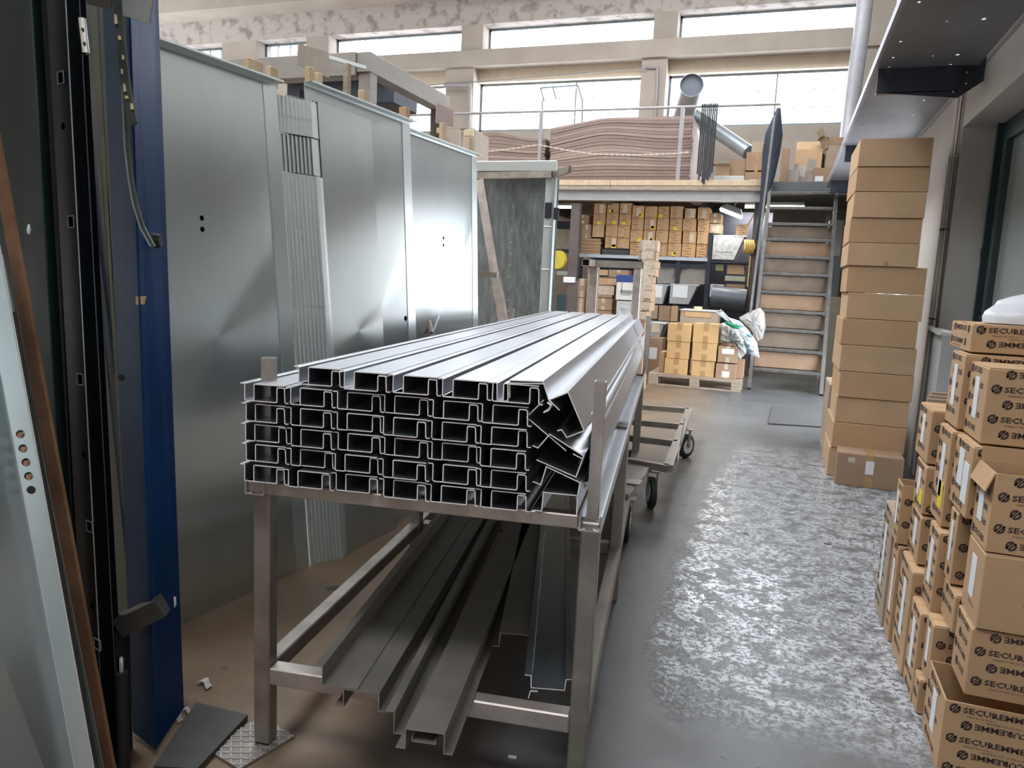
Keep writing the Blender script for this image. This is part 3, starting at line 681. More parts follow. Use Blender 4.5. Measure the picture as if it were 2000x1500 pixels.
# open galvanised door frame with riveted back sheet, at the end of the row
oa = P(935, 860, Z=0) + Vector((.02, .35, 0)); 
f0 = P(1092, 740, Z=0)
fx = Vector((1, .10, 0)).normalized(); YF = 6.3
fp = lambda x, y: P(x, y, Y=YF)
tl = fp(905, 312); trr = fp(1088, 318); zt_ = (tl.z+trr.z)/2
fw = trr.x-tl.x
fr_ = thing('galvanised_cabinet', 'tall open galvanised steel casing with scratched riveted back sheet, end of the row', 'steel casing', (trr.x-fw/2, YF, 0))
MB().box(tl.x, trr.x, YF-.02, YF+.02, zt_-.085, zt_, b=.003).build('header', galv_edge, fr_)
bar0 = P(905, 335, Y=YF-.06); 
MB().box(tl.x, trr.x-.07, YF+.33, YF+.332, 0, zt_-.03).build('back_sheet', galv_old, fr_)
MB().box(trr.x-.085, trr.x-.03, YF-.02, YF+.02, 0, zt_-.085, b=.003).build('side_post', galv_edge, fr_)
MB().box(trr.x-.085, trr.x-.083, YF+.02, YF+.335, 0, zt_-.085).build('side_sheet', galv, fr_)
MB().box(trr.x-.025, trr.x+.0, YF-.02, YF+.0, 0, zt_-.085, b=.002).build('side_post', galv, fr_)
MB().box(tl.x, trr.x-.08, YF+.02, YF+.33, zt_-.085, zt_-.083).build('top_sheet', galv, fr_)
for zz in (1.86, 1.50, 1.1, .80):
    c = Vector((trr.x-.03, YF-.024, zz)); MB().tube([c-Vector((.05, 0, 0)), c+Vector((.02, 0, 0))], .006, 8).build('bolt', steel_cut, fr_)
MB().box(trr.x-.075, trr.x-.02, YF-.045, YF-.02, 1.93, 2.06, b=.003).build('latch_plate', dark_blue_steel, fr_)
MB().box(trr.x-.0, trr.x+.045, YF-.03, YF-.01, 1.92, 2.02, b=.003).build('latch_plate', dark_blue_steel, fr_)
for i in range(12):
    z_ = .9+i*.105; MB().tube([(tl.x+fw*.42, YF+.326, z_), (tl.x+fw*.42, YF+.33, z_)], .006, 8).build('rivet', steel_cut, fr_)
for j, z_ in enumerate((2.12, 1.98)):
    for i in range(5): MB().tube([(tl.x+fw*(.55+.07*i), YF+.326, z_), (tl.x+fw*(.55+.07*i), YF+.33, z_)], .004, 8).build('rivet', steel_cut, fr_)
MB().rtube((tl.x-.05, YF-.06, zt_-.135), (trr.x-.02, YF-.06, zt_-.12), .05, .055, .004).build('steel_tube', rawtube_lt, None, 'grey square steel tube lying across the front of the open galvanised casing', cat='steel tube')
a_ = Vector((trr.x-.02, YF-.06, zt_-.12))
MB().bar(a_+Vector((.012, .03, 0)), P(1113, 330, Y=YF-.5), .022, .05).build('steel_flat', rawtube, None, 'short steel bar sticking out towards the room at the top right of the open casing', cat='steel bar')
# leaning aluminium channel and other lengths between the far sheet and the casing
def lean_bar(p0, p1, w_, h_, name, label, m, up=(0, -1, 0)):
    return MB().rtube(p0, p1, w_, h_, .004, up=up).build(name, m, None, label, cat='steel bar')
lch = lean_bar(P(985, 640, Y=5.9), P(938, 352, Y=6.2), .075, .045, 'leaning_channel', 'wide weathered steel channel leaning inside the open galvanised casing', rawtube_lt)
MB().bar(P(928, 533, Y=5.8), P(972, 538, Y=5.8), .04, .045).build('support_arm', rawtube, lch)
lean_bar(P(843, 650, Y=4.6), P(819, 545, Y=4.75), .02, .03, 'leaning_strip', 'thin steel strip leaning against the far galvanised sheet', rawtube_lt)
# wooden spacer blocks and sheets of card standing on the tops of the sheets
def on_sheet(s_, x, y): 
    t, A, d, up, nn, L = s_; ry = ray(x, y); o = Vector((0, 0, EYE)); n = nn; k = (A-o-nn*.02).dot(n)/ry.dot(n); return o+ry*k
def block(s_, x, y, w_, dpt, h_, label, m=wood, rz=0):
    p = on_sheet(s_, x, y); M = RM(TA+rz, p); return MB().box(-dpt, 0, -w_/2, w_/2, -.03, h_, M, .002).build('spacer_block', m, None, label, cat='wood block', group='wooden spacer blocks on the sheets')
block(sheet1, 500, 140, .09, .03, .05, 'pale wooden spacer block on the near sheet, left one of its two')
block(sheet1, 536, 158, .05, .03, .06, 'white wooden spacer block at the far end of the near sheet')
block(sheet2, 610, 168, .04, .03, .085, 'tall pale wooden spacer under the big grey card on the middle sheet')
block(sheet2, 626, 172, .035, .03, .07, 'second pale wooden spacer beside the tall one on the middle sheet', wood)
block(sheet2, 682, 192, .03, .03, .17, 'dark-edged tall slat standing behind the middle sheet', wood2)
block(sheet2, 716, 204, .05, .04, .07, 'small wooden spacer halfway along the middle sheet')
block(sheet2, 797, 236, .045, .05, .075, 'orange-brown wooden spacer at the far end of the middle sheet', card)
block(sheet3, 868, 276, .05, .03, .12, 'pale slat holding up the small card on the far sheet')
block(sheet3, 920, 296, .05, .03, .10, 'pale slat at the far end of the far sheet')
def board(px, Y, name, label, m, t=.006, cat='board'):
    pts = [P(x, y, Y=Y+k_) for (x, y, k_) in px]; n = (pts[1]-pts[0]).cross(pts[2]-pts[0]).normalized()*t
    c_ = (pts[0]+pts[1])/2; t_ = thing(name, label, cat, tuple(c_)); MB().hexa([p for p in pts]+[p+n for p in pts]).build('card', m, t_)
    MB().box(c_.x-.02, c_.x+.0, c_.y+.02, c_.y+.04, 0, c_.z+.10).build('stick', wood, t_); return t_
board([(579, 125, 0), (641, 152, .5), (641, 103, .5), (582, 85, 0)], 3.9, 'card_panel', 'big plain grey-brown card propped above the middle galvanised sheet', card2 if False else mat('grey_brown_card', (.42, .36, .30), .85, 0, .04))
board([(850, 240, 0), (884, 248, .35), (884, 215, .35), (852, 201, 0)], 5.4, 'card_panel', 'small reddish card propped above the far galvanised sheet', mat('reddish_card', (.40, .30, .27), .85, 0, .04))
# ------------------------------------------------------------------ right side: window, channel, cables, stack, pile
XG = XW+.24
wr = thing('window_20', None, None, (XG, 4.2, 1.06)); wr['kind'] = 'structure'
gf = mat('dark_green_window_paint', (.022, .045, .05), .3, .2, .1)
y1 = yj
MB().box(XG-.02, XG+.05, y1-.10, y1, 1.06, zl).build('window_frame', gf, wr)
MB().box(XG-.045, XG+.0, y1-.135, y1-.10, 1.06, zl).build('window_frame', gf, wr)
MB().box(XG-.01, XG+.05, 1.0, y1, zl-.14, zl).build('window_frame', gf, wr)
MB().box(XG-.02, XG+.05, y1-.32, y1-.27, 1.06, zl-.14).build('sash_stile', gf, wr)
MB().box(XG+.0, XG+.04, y1-.27, y1-.135, 1.06, zl-.14).build('sash_stile', mat('grey_sash_strip', (.16, .18, .19), .35, .5, .05), wr)
MB().box(XG-.015, XG+.05, 1.0, y1, 1.06, 1.12).build('window_frame', gf, wr)
MB().box(XG+.02, XG+.026, 1.0, y1-.32, 1.1, zl-.14).build('pane', mat('grey_green_office_glass', (.30, .34, .33), .12, 0, .03, coat=.5), wr)
MB().box(XG-.05, XG-.02, y1-.125, y1-.11, 1.72, 1.78).build('window_catch', rubber, wr)
MB().box(XW-.03, XG+.03, 1.0, yj-.001, 1.045, 1.06).build('trim_6', plaster_w, kind='structure')
MB().box(XW+.3, XW+.32, -6, yj, 1.05, zl).build('wall_office', plaster_w, kind='structure') if False else None
# the unseen side entrance in the same wall is added for the sheet streaks
# overhead cable/box channel on gusset brackets
zc = 2.95
ch = thing('overhead_channel', 'long perforated overhead steel tray on dark gusset brackets along the right wall', 'steel tray', (.8, 7.5, zc))
cxl = P(1700, 165, Z=zc).x; cxr = XW-.05
und = mat('grey_painted_tray', (.21, .205, .22), .5, .2, .1, 3)
hl = []
for k in range(26):
    y = 2.2+.31*k
    for (xx, rr_, ry_) in ((cxl+.07, .009, .018), (cxl+.26+.02*(k % 3), .008, .010), (cxl+.44, .012, .022 if k % 2 else .012)):
        if (k*7+int(xx*100)) % 4: hl.append(circ(xx, y+.03*(k % 4), rr_, 8, ry_))
plate('tray_bottom', rect(cxl, cxr, 1.6, 12.4), hl, (0, 0, zc), (1, 0, 0), (0, 1, 0), .004, und, ch)
MB().box(cxl-.004, cxl, 1.6, 12.4, zc-.002, zc+.12).box(cxl-.022, cxl-.002, 1.6, 12.4, zc-.004, zc+.002).build('tray_edge', mat('lilac_grey_edge', (.33, .32, .37), .5, .3, .05), ch)
MB().box(cxr, cxr+.004, 1.6, 12.4, zc-.002, zc+.12).build('tray_edge', und, ch)
for y in (3.62, 5.95, 8.9, 11.6):
    mb = MB()
    mb.hexa([(cxl+.01, y, zc-.16), (cxr-.10, y, zc-.21), (cxr-.10, y+.004, zc-.21), (cxl+.01, y+.004, zc-.16), (cxl+.01, y, zc), (cxr-.10, y, zc), (cxr-.10, y+.004, zc), (cxl+.01, y+.004, zc)])
    mb.hexa([(cxr-.10, y, zc-.21), (XW-.002, y+.03, zc-.10), (XW-.002, y+.034, zc-.10), (cxr-.10, y+.004, zc-.21), (cxr-.10, y, zc), (XW-.002, y+.03, zc+.06), (XW-.002, y+.034, zc+.06), (cxr-.10, y+.004, zc)])
    mb.box(cxl+.01, cxr-.10, y, y+.05, zc-.165, zc-.16)
    g_ = mb.build('gusset_bracket', dark_blue_steel, ch)
    for q_ in ((cxr-.13, zc-.17), (cxr-.06, zc-.12), (cxr-.06, zc-.05)): MB().tube([(q_[0], y-.006, q_[1]), (q_[0], y+.006, q_[1])], .007, 8).build('bolt', steel, g_)
# conduits and cables down the corner of the recess
xc = XW-.02; cyl_ = yj+.10
white_pipe = mat('off_white_conduit', (.74, .71, .66), .5, 0, .05)
tubething('conduit', 'off-white plastic conduit running down the right wall, left of the window recess', 'conduit', [(xc-.012, cyl_, 0.02), (xc-.015, cyl_, 1.2), (xc-.012, cyl_+.02, 1.9), (xc-.012, cyl_+.01, 3.2)], .019, white_pipe, group='conduits on the right wall')
tubething('conduit', 'thinner off-white conduit beside the recess edge, right of the thick one', 'conduit', [(xc, cyl_-.055, 1.15), (xc, cyl_-.05, 1.7), (xc, cyl_-.045, 2.3), (xc+.0, cyl_-.05, 4.0)], .013, white_pipe, group='conduits on the right wall')
for k, (a_, mm, nm) in enumerate(((.03, mat('grey_cable', (.25, .25, .24), .6), 'thin grey cable following the thick conduit'), (-.02, mat('beige_cable', (.62, .56, .45), .6), 'beige cable wandering between the two conduits'), (-.08, mat('brown_cable', (.20, .14, .10), .6), 'thin brown cable at the recess edge'))):
    pts = [(xc, cyl_+a_+.025*math.sin(z*2.3+k), z) for z in [1.1+.2*i for i in range(13)]]
    tubething('cable', nm+' on the right wall', 'cable', pts, .005, mm, 6, group='cables on the right wall')
cb = thing('cable_tie', 'dark cable tie round both conduits on the right wall', 'cable tie', (xc, cyl_, 1.9))
for z in (1.25, 1.92, 2.45): MB().box(xc-.036, xc+.012, cyl_-.075, cyl_+.024, z, z+.008).build('strap', rubber if z < 2 else white_pipe, cb)
# grey bench with splayed top under the recess
bA, bB = P(1815, 638, Z=1.19), P(1880, 672, Z=1.19)
bt = thing('grey_cabinet', 'tall grey painted cabinet with light edge, between carton stack and printed cartons', 'cabinet', (bA.x, bA.y, 0))
dv = (bB-bA).normalized(); e_ = bA+dv*.9
gcab = mat('grey_cabinet_paint', (.36, .38, .385), .5, 0, .10, 3)
rr1 = Vector((XW-.001, bA.y+.02, 0)); rr2 = Vector((XW-.001, min(e_.y, bA.y-.3), 0))
def pr_(pts, z0, z1): return [(p.x, p.y, z0) for p in pts]+[(p.x, p.y, z1) for p in pts]
MB().hexa(pr_([bA, e_, rr2, rr1], 1.17, 1.19)).build('cabinet_top', plaster_w, bt)
ins = [bA+dv*.02+Vector((.02, 0, 0)), e_+Vector((.02, 0, 0)), rr2, rr1]
MB().hexa(pr_(ins, .02, 1.17)).build('body', gcab, bt)
MB().bar(bA+Vector((0, 0, -.004)), e_+Vector((0, 0, -.004)), .02, .03).build('edge_strip', galv_edge, bt)
# stack of plain cartons -------------------------------------------------
YS = 6.3
st = [((1677, 270, 1820, 322), 0), ((1671, 326, 1814, 374), 0), ((1667, 375, 1808, 425), 0), ((1660, 426, 1801, 474), -1), ((1656, 475, 1795, 521), 0),
      ((1655, 521, 1810, 572), 1), ((1654, 574, 1803, 628), 1), ((1643, 625, 1791, 681), 0), ((1639, 677, 1787, 733), 0), ((1637, 729, 1782, 784), 0),
      ((1632, 780, 1775, 837), 0), ((1623, 830, 1767, 889), 0), ((1616, 880, 1760, 945), 0)]
nS = len(st); nm_ = ['top', 'second from the top', 'third from the top', 'fourth from the top', 'fifth from the top', 'sixth from the top', 'seventh from the top', 'sixth from the floor', 'fifth from the floor', 'fourth from the floor', 'third from the floor', 'second from the floor', 'bottom']
zz = [P((p[0]+p[2])/2, p[1], Y=YS).z for p, _ in st]+[0.0]
for i, (p, k) in enumerate(st):
    ym = (p[1]+p[3])/2; x0, x1 = P(p[0], ym, Y=YS).x, P(p[2], ym, Y=YS).x
    zt_, zb_ = zz[i], zz[i+1]
    extra = {5: 'its wider top gaping slightly', 6: 'with a small pale tear', 3: 'tape peeling at right'}.get(i, 'closed')
    c = carton(x0, x1, YS+rnd.uniform(-.012, .012), YS+.72+rnd.uniform(-.02, .02), zb_+.001, zt_, 'plain carton, %s in the tall stack, %s' % (nm_[i], extra), m=card if i % 2 else card2, rz=R(rnd.uniform(-1.2, 1.2)), group='plain cartons in the tall stack')
    W_ = x1-x0
    if i == 5: MB().hexa([(-W_/2, -.36, .205), (0, -.362, .205), (0, -.355, .205), (-W_/2, -.355, .205), (-W_/2, -.36, .215), (0, -.362, .235), (0, -.355, .235), (-W_/2, -.355, .215)]).build('raised_flap', card3, c, local=True)
    if i == 6: MB().add([(0.06, -.3613, .17), (.075, -.3613, .185), (.07, -.3613, .165), (.05, -.3613, .14)], [(0, 1, 2, 3)]).build('tear', paper, c, local=True)
YB2 = 6.02
carton_px(YB2, (1634, 890, 1766, 955), .30, 'flat scuffed carton with a small label on the floor before the tall stack', m=card3, zbase=.0, stickers=((.50, .62, .055, .10, paper), (.22, .80, .05, .04, tape_clear)), tape_m=tape, tape_x=.5, tape_w=.06, rz=R(-2))
# box stack seen behind: one more column showing as a sliver
carton(P(1606, 880, Y=7.2).x, P(1606, 880, Y=7.2).x+.45, 7.12, 7.75, 0.0, .62, 'tall plain carton half hidden behind the foot of the tall stack', m=card_side)
# pile of printed cartons ---------------------------------------------------
# front-left edge of each carton: top pick, bottom pick, X of that edge; order nearest to furthest
PL = [
 ('B6', 1846, 1378, 1833, 1470, .56, 0, .235, 'open printed carton at floor level, nearest to the camera, dark inside', dict(open_=True, phase=0)),
 ('B5', 1894, 1236, 1884, 1376, .615, .24, .452, 'printed carton standing on the open one, upside-down lettering', dict(phase=1, ss=0)),
 ('B4', 1924, 1084, 1906, 1232, .62, .455, .688, 'plain brown carton with red print in the middle of the near stack', dict(plain=True)),
 ('B3', 1945, 930, 1924, 1081, .62, .69, .925, 'open printed carton with torn raised flap in the near stack', dict(open_=True, phase=1, flaps=(('b', 4, .045), ('l', 160, .06)))),
 ('B2', 1933, 716, 1913, 864, .62, .968, 1.212, 'big printed carton with upside-down lettering, second from the top of the pile', dict(phase=1)),
 ('F2', 1898, 900, 1885, 1012, .60, .728, .964, 'printed carton with two white delivery notes on its side, below the big one', dict(phase=2)),
 ('F3', 1870, 1020, 1853, 1150, .60, .48, .724, 'printed carton with a column of link logos showing, mid height of the pile', dict(phase=2)),
 ('F4', 1862, 1200, 1851, 1288, .605, .345, .475, 'shallow printed carton squeezed at knee height behind the near stack', dict(phase=0)),
 ('G', 1826, 1222, 1808, 1332, .567, .13, .34, 'printed carton right above the lowest taped one in the second column', dict(phase=1)),
 ('I', 1795, 1332, 1781, 1448, .552, 0, .125, 'shallow printed carton on the floor with white papers on its side', dict(phase=2)),
 ('H', 1800, 1200, 1788, 1273, .548, .0, .325, 'tall narrow printed carton on the floor in the third column', dict(phase=0)),
 ('M', 1830, 1070, 1818, 1190, .575, .33, .62, 'printed carton with a violet slip on its side above the third column', dict(phase=0)),
 ('F1', 1886, 705, 1868, 826, .60, .97, 1.232, 'printed carton with a long white label on its side, behind the big one', dict(phase=1)),
 ('M2', 1852, 880, 1838, 1040, .585, .625, .965, 'tall printed carton with a yellow sticker on its side, mid pile', dict(phase=2, yel=True)),
 ('T1', 1900, 634, 1894, 688, .62, 1.235, 1.335, 'low printed carton lying topmost on the pile under the white plastic bag', dict(phase=0, dep=.34)),
 ('J', 1783, 1116, 1771, 1222, .54, 0, .41, 'tall narrow printed carton on the floor in the fourth column', dict(phase=1)),
 ('C3', 1800, 1012, 1788, 1112, .56, .415, .60, 'printed carton, lowest of three forming the tall far column', dict(phase=0)),
 ('C2', 1808, 925, 1800, 1010, .56, .605, .79, 'printed carton, middle of three forming the tall far column', dict(phase=1, yel=True)),
 ('C1', 1821, 802, 1810, 905, .56, .795, 1.0, 'printed carton, top of the tall far column nearest the cabinet', dict(phase=1)),
 ('K', 1757, 1070, 1742, 1170, .53, 0, .41, 'narrow printed carton on the floor, third from the far end of the pile', dict(phase=0)),
 ('S1', 1767, 945, 1757, 1005, .52, .415, .66, 'torn open printed carton with scrap inside near the far end of the pile', dict(phase=1, open_=True, dY=.02)),
 ('S2', 1747, 1010, 1730, 1190, .52, .0, .50, 'film-wrapped printed carton at the far end of the pile', dict(phase=2, film=True, dY=.05)),
]
import types
bx = []
for (k, a, b_, c, d, X, z0, z1, lab, o) in PL:
    y_ = (P(a, b_, X=X).y+P(c, d, X=X).y)/2+o.get('dY', 0); bx.append([k, X, y_, z0, z1, lab, o])
for q_ in bx:
    dd = q_[6].get('dep', .26)
    for r_ in bx:
        if r_ is not q_ and r_[2] > q_[2]+.02 and min(r_[4], q_[4])-max(r_[3], q_[3]) > .004: dd = min(dd, r_[2]-q_[2]-.004)
    q_.append(dd)
pr_rnd = random.Random(11)
for (k, X, y_, z0, z1, lab, o, dd) in bx:
    W_ = .42 if k not in ('B2', 'B3', 'B6') else .44; hh = z1-z0
    ss = []
    if o.get('ss', 1) and hh > .15: ss.append((pr_rnd.uniform(.4, .6), .55, min(.055, dd*.3), hh*.55, paper))
    if k == 'F2': ss = [(.55, .6, dd*.28, hh*.5, paper), (.22, .45, dd*.3, hh*.55, paper)]
    if o.get('yel'): ss.append((.30, .3, dd*.35, hh*.28, yellow))
    c = carton(X, X+W_, y_, y_+dd, z0+.0006, z1-.0006, lab, m=card if not o.get('film') else card_side, rz=0, printed=None if o.get('plain') else 'big', side_print=None if o.get('plain') else 'big', side_stickers=tuple(ss), phase=o.get('phase', 0), open_=o.get('open_', False), flaps=o.get('flaps', ()))
    if o.get('plain'):
        tm = text_mesh('SECUREMME', .044, 2, 1.28, .0012); mb = MB(); mb.add([(a, 0, b) for a, b in tm[0]], tm[1]); mb.build('print', ink_red, c, local=True).location = (-.10, -dd/2-.0006, .085)
        tm = text_mesh('FRAGILE', .016, 1, 1.1); mb = MB(); mb.add([(0, -a, b) for a, b in tm[0]], tm[1]); mb.build('print', ink, c, local=True).location = (-W_/2-.0008, dd*.1, .04)
# hidden supports of the pile: cartons behind the visible ones
for (x, y, d, z1, lab) in ((.64, 3.20, .3, .965, 'printed carton hidden in the middle of the pile under the topmost one'), (.60, 3.23, .22, .79, '')):
    if lab: carton(x, x+.42, y, y+d, 0, z1, 'tall plain carton standing inside the pile behind the far column', m=card_side)
fb = thing('flat_carton_bundle', 'bundle of flattened grey-brown cartons standing on edge behind the far column of the pile', 'cardboard bundle', (.8, 3.56, 0))
for i in range(5): MB().box(.60+.01*i, 1.02, 3.525+.022*i, 3.54+.022*i, 0, 1.0+.012*(i % 3), b=.002).build('flattened_carton', card_side, fb)
# white plastic bag on the topmost carton
def blob(name, label, c, sx, sy, sz, m, seed, cat):
    r_ = random.Random(seed); nu, nv = 18, 9; vs = []; fs = []
    for j in range(nv+1):
        ph = math.pi*.5*j/nv
        for i in range(nu):
            t_ = 2*math.pi*i/nu; k = 1+.10*math.sin(3*t_+seed)+.06*math.sin(7*t_+j)+r_.uniform(-.03, .03)
            vs.append((c[0]+sx*math.cos(t_)*math.cos(ph)*k, c[1]+sy*math.sin(t_)*math.cos(ph)*k, c[2]+sz*math.sin(ph)*(1+.12*math.cos(t_*2))))
    for j in range(nv):
        for i in range(nu): fs.append((j*nu+i, j*nu+(i+1) % nu, (j+1)*nu+(i+1) % nu, (j+1)*nu+i))
    return MB().add(vs, fs).build(name, m, None, label, smooth=True, cat=cat)
blob('plastic_bag', 'white plastic bag heaped on the topmost printed carton at the right edge', (.93, 3.18, 1.337), .25, .13, .11, mat('white_film_bag', (.66, .68, .72), .3, 0, .05, 5, bump=.4, bscale=10), 3, 'bag')
# ledge things
b0 = P(1928, 612, X=1.20)
bo = thing('spray_bottle', 'white plastic bottle with black pump head on the window ledge', 'bottle', (b0.x, b0.y, 1.06))
zb = 1.06
MB().tube([(b0.x, b0.y, zb), (b0.x, b0.y, zb+.13), (b0.x, b0.y, zb+.17), (b0.x, b0.y, zb+.195)], [.048, .048, .034, .014], 18).build('body', mat('milky_plastic', (.60, .62, .60), .35, 0, .04), bo, smooth=True)
MB().tube([(b0.x, b0.y, zb+.195), (b0.x, b0.y, zb+.225)], .016, 12).build('collar', rubber, bo, smooth=True)
MB().box(b0.x-.04, b0.x+.02, b0.y-.01, b0.y+.01, zb+.235, zb+.25).box(b0.x-.006, b0.x+.006, b0.y-.006, b0.y+.006, zb+.22, zb+.24).build('pump_head', rubber, bo)
MB().box(b0.x-.049, b0.x-.03, b0.y-.03, b0.y+.02, zb+.03, zb+.10).build('sticker', paper, bo)
# ------------------------------------------------------------------ mezzanine over the shelving
YM = 12.6
zdk = P(1290, 352, Y=YM).z; zb0 = P(1290, 393, Y=YM).z
mxl, mxr = -7.0, P(1500, 370, Y=YM).x
mz = thing('mezzanine', 'storage platform on steel posts with timber edge, carrying cardboard stacks', 'platform', ((mxl+mxr)/2, 14, 0))
grey_beam = mat('grey_painted_beam', (.40, .40, .39), .5, .2, .08)
brown_beam = mat('brown_painted_post', (.13, .105, .10), .5, .2, .12, 4)
zbt = P(1290, 372, Y=YM).z
MB().box(mxl, mxr, YM, YM+.02, zb0+.015, zbt-.015).build('beam_web', grey_beam, mz)
MB().box(mxl, mxr, YM-.07, YM+.09, zb0, zb0+.015).build('beam_flange', grey_beam, mz); MB().box(mxl, mxr, YM-.07, YM+.09, zbt-.015, zbt).build('beam_flange', brown_beam, mz)
zp = zbt; xs_ = mxl; kk = 0
while xs_ < mxr:
    ln = 1.9+.35*((kk*7) % 3); MB().box(xs_, min(xs_+ln-.006, mxr), YM-.03, YM+.15, zbt+.002, zbt+(zdk-zbt)*.42, b=.003).build('plank', wood2, mz)
    MB().box(xs_, min(xs_+ln-.006, mxr), YM-.035, YM+.15, zbt+(zdk-zbt)*.46, zdk, b=.003).build('plank', wood, mz); xs_ += ln; kk += 1
MB().box(mxl, mxr, YM+.15, YB-.01, zdk-.06, zdk-.005).build('deck', wood2, mz)
for x_ in (-6, -4.6, -3.0, -1.5):
    MB().box(x_-.05, x_+.05, YM+.1, YB-.02, zb0, zdk-.06).build('joist', brown_beam, mz)
def px_post(xt, yt, xb, yb, Y, w_, m, name, parent=None, label=None, **k):
    a = P(xt, yt, Y=Y); b = P(xb, yb, Y=Y); x = (a.x+b.x)/2
    return MB().box(x-w_/2, x+w_/2, Y-.03, Y+w_-.03, 0, a.z, b=.004).build(name, m, parent, label, **k)
px_post(1126, 397, 1116, 560, YM+.02, .155, brown_beam, 'post', mz)
px_post(1480, 395, 1470, 560, YM+.3, .12, brown_beam, 'post', mz)
MB().box(-5.9, -5.75, YM, YM+.15, 0, zb0).build('post', brown_beam, mz)
# railing
rl = thing('railing', 'grey pipe railing along the front edge of the storage platform', 'railing', (P(1300, 340, Y=YM).x, YM, zdk))
zr = P(1200, 213, Y=YM).z; xr_ = P(1524, 208, Y=YM).x; pipe_m = mat('grey_rail_pipe', (.33, .31, .32), .5, .3, .1)
MB().tube([(mxl, YM, zr), (xr_, YM, zr), (xr_+.0, YM, zr-.25)], .022, 8).build('top_rail', pipe_m, rl, smooth=True)
for xx in (P(1056, 260, Y=YM).x, P(862, 260, Y=YM).x, P(1330, 260, Y=YM).x): MB().box(xx-.03, xx+.03, YM-.02, YM+.02, zdk, zr).build('rail_post', pipe_m, rl)
# chain in front of the stacks
cps = [P(x, y, Y=YM-.02) for x, y in ((935, 298), (990, 292), (1035, 285), (1052, 283), (1100, 292), (1160, 301), (1230, 303), (1320, 300), (1345, 297))]
lk = MB(); seg = []
for a, b in zip(cps[:-1], cps[1:]):
    n = max(1, int((b-a).length/.045))
    for i in range(n): seg.append((a.lerp(b, i/n), a.lerp(b, (i+1)/n)))
for i, (a, b) in enumerate(seg): lk.bar(a, b, .012 if i % 2 else .024, .024 if i % 2 else .012)
lk.build('chain', mat('pale_chain', (.55, .48, .42), .5, .3), None, 'thin pale chain slung along the platform edge in front of the cardboard stacks', cat='chain', kind='stuff')
# stacks of large flat sheets
foam = [mat('brown_sheet_board', (.25, .18, .155), .85, 0, .06), mat('brown_sheet_board_light', (.31, .23, .20), .85, 0, .06)]
def sheet_stack(px0, px1, y_top, y_bot, Y, n, label, ramp_, seed, sheetname):
    x0, x1 = P(px0, y_bot, Y=Y).x, P(px1, y_bot, Y=Y).x; zt_ = P((px0+px1)/2, y_top, Y=Y).z
    t = thing('board_stack', label, 'cardboard stack', ((x0+x1)/2, Y, zdk)); r_ = random.Random(seed); D_ = 1.1
    N = 14; H_t = zt_-zdk
    def wav(u, f): return ramp_(u, f)
    lower = [zdk+.001]*(N+1)
    for i in range(n):
        f = (i+1)/n; mb = MB(); top = [zdk+H_t*f*wav(j/N, f) for j in range(N+1)]; dx = r_.uniform(-.012, .012); dy = r_.uniform(-.01, .01)
        g = .006; vs = []
        for j in range(N+1):
            x = x0+(x1-x0)*j/N+dx
            for (y, z) in ((Y+dy, lower[j]+g*.5), (Y+dy, top[j]-g*.5), (Y+D_, top[j]-g*.5), (Y+D_, lower[j]+g*.5)): vs.append((x, y, z))
        fs = [(0, 1, 2, 3), (4*N+3, 4*N+2, 4*N+1, 4*N)]
        for j in range(N):
            for k in range(4): fs.append((4*j+k, 4*j+(k+1) % 4, 4*j+4+(k+1) % 4, 4*j+4+k))
        mb.add(vs, fs); mb.build(sheetname, foam[1 if r_.random() < .4 else 0], t); lower = top
    return t
sheet_stack(1071, 1345, 229, 352, YM+.35, 20, 'tall stack of big wavy brown boards on the platform behind the chain', lambda u, f: (.86+.14*min(1, u*2.6))*(1+.07*math.sin(u*6.2-.8)*math.sin(f*3.14)), 5, 'board')
sheet_stack(928, 1062, 262, 352, YM+.45, 14, 'lower stack of brown boards on the platform, left of the tall one', lambda u, f: 1.0+.05*math.sin(u*7)*f-.35*max(0, u-.62)*f, 6, 'board')
a0, a1 = P(1347, 228, Y=YM+.36), P(1372, 350, Y=YM+.36)
MB().hexa([(a0.x, YM+.36, zdk), (a1.x, YM+.5, zdk), (a1.x, YM+1.4, zdk), (a0.x, YM+1.4, zdk), (a0.x, YM+.36, a0.z), (a0.x+.12, YM+.5, a0.z-.15), (a0.x+.12, YM+1.4, a0.z-.15), (a0.x, YM+1.4, a0.z)]).build('plastic_cover', mat('whitish_film', (.56, .50, .50), .35, 0, .08, bump=.3, bscale=8), None, 'whitish plastic film draped over the right end of the tall board stack', cat='plastic sheet')
# bundle of black straps hung over the railing
for i in range(9):
    x = P(1368+3.6*i, 260, Y=YM-.05).x; yb_ = [340, 352, 345, 356, 360, 350, 352, 346, 338][i]
    z1 = P(1385, yb_, Y=YM-.05).z; k = rnd.uniform(-.02, .02)
    MB().ribbon([(-.012, 0), (0, .003), (.012, 0)], (x, YM-.05-.006*(i % 3), z1), (-.02*k, 0, 1), (1, 0, 0), (0, 1, 0), zr+.03-z1, .003).build('hanging_strap', dark_blue_steel if i % 2 else rubber, None, '%s of nine dark straps hung over the platform railing' % ['leftmost', 'second from the left', 'third from the left', 'fourth from the left', 'middle', 'fourth from the right', 'third from the right', 'second from the right', 'rightmost'][i], cat='strap', group='dark straps over the railing')
tp_ = [P(x, y, Y=YM-.12) for x, y in ((1521, 212), (1512, 262), (1506, 300), (1500, 345), (1490, 400), (1478, 470))]
MB().tube(tp_, [.03, .13, .13, .10, .05, .04], 10).build('rolled_tarpaulin', mat('dark_blue_cloth', (.02, .03, .05), .6, 0, .2), None, 'long dark blue cover bundled over the railing end at the ladder head', smooth=True, cat='cover')
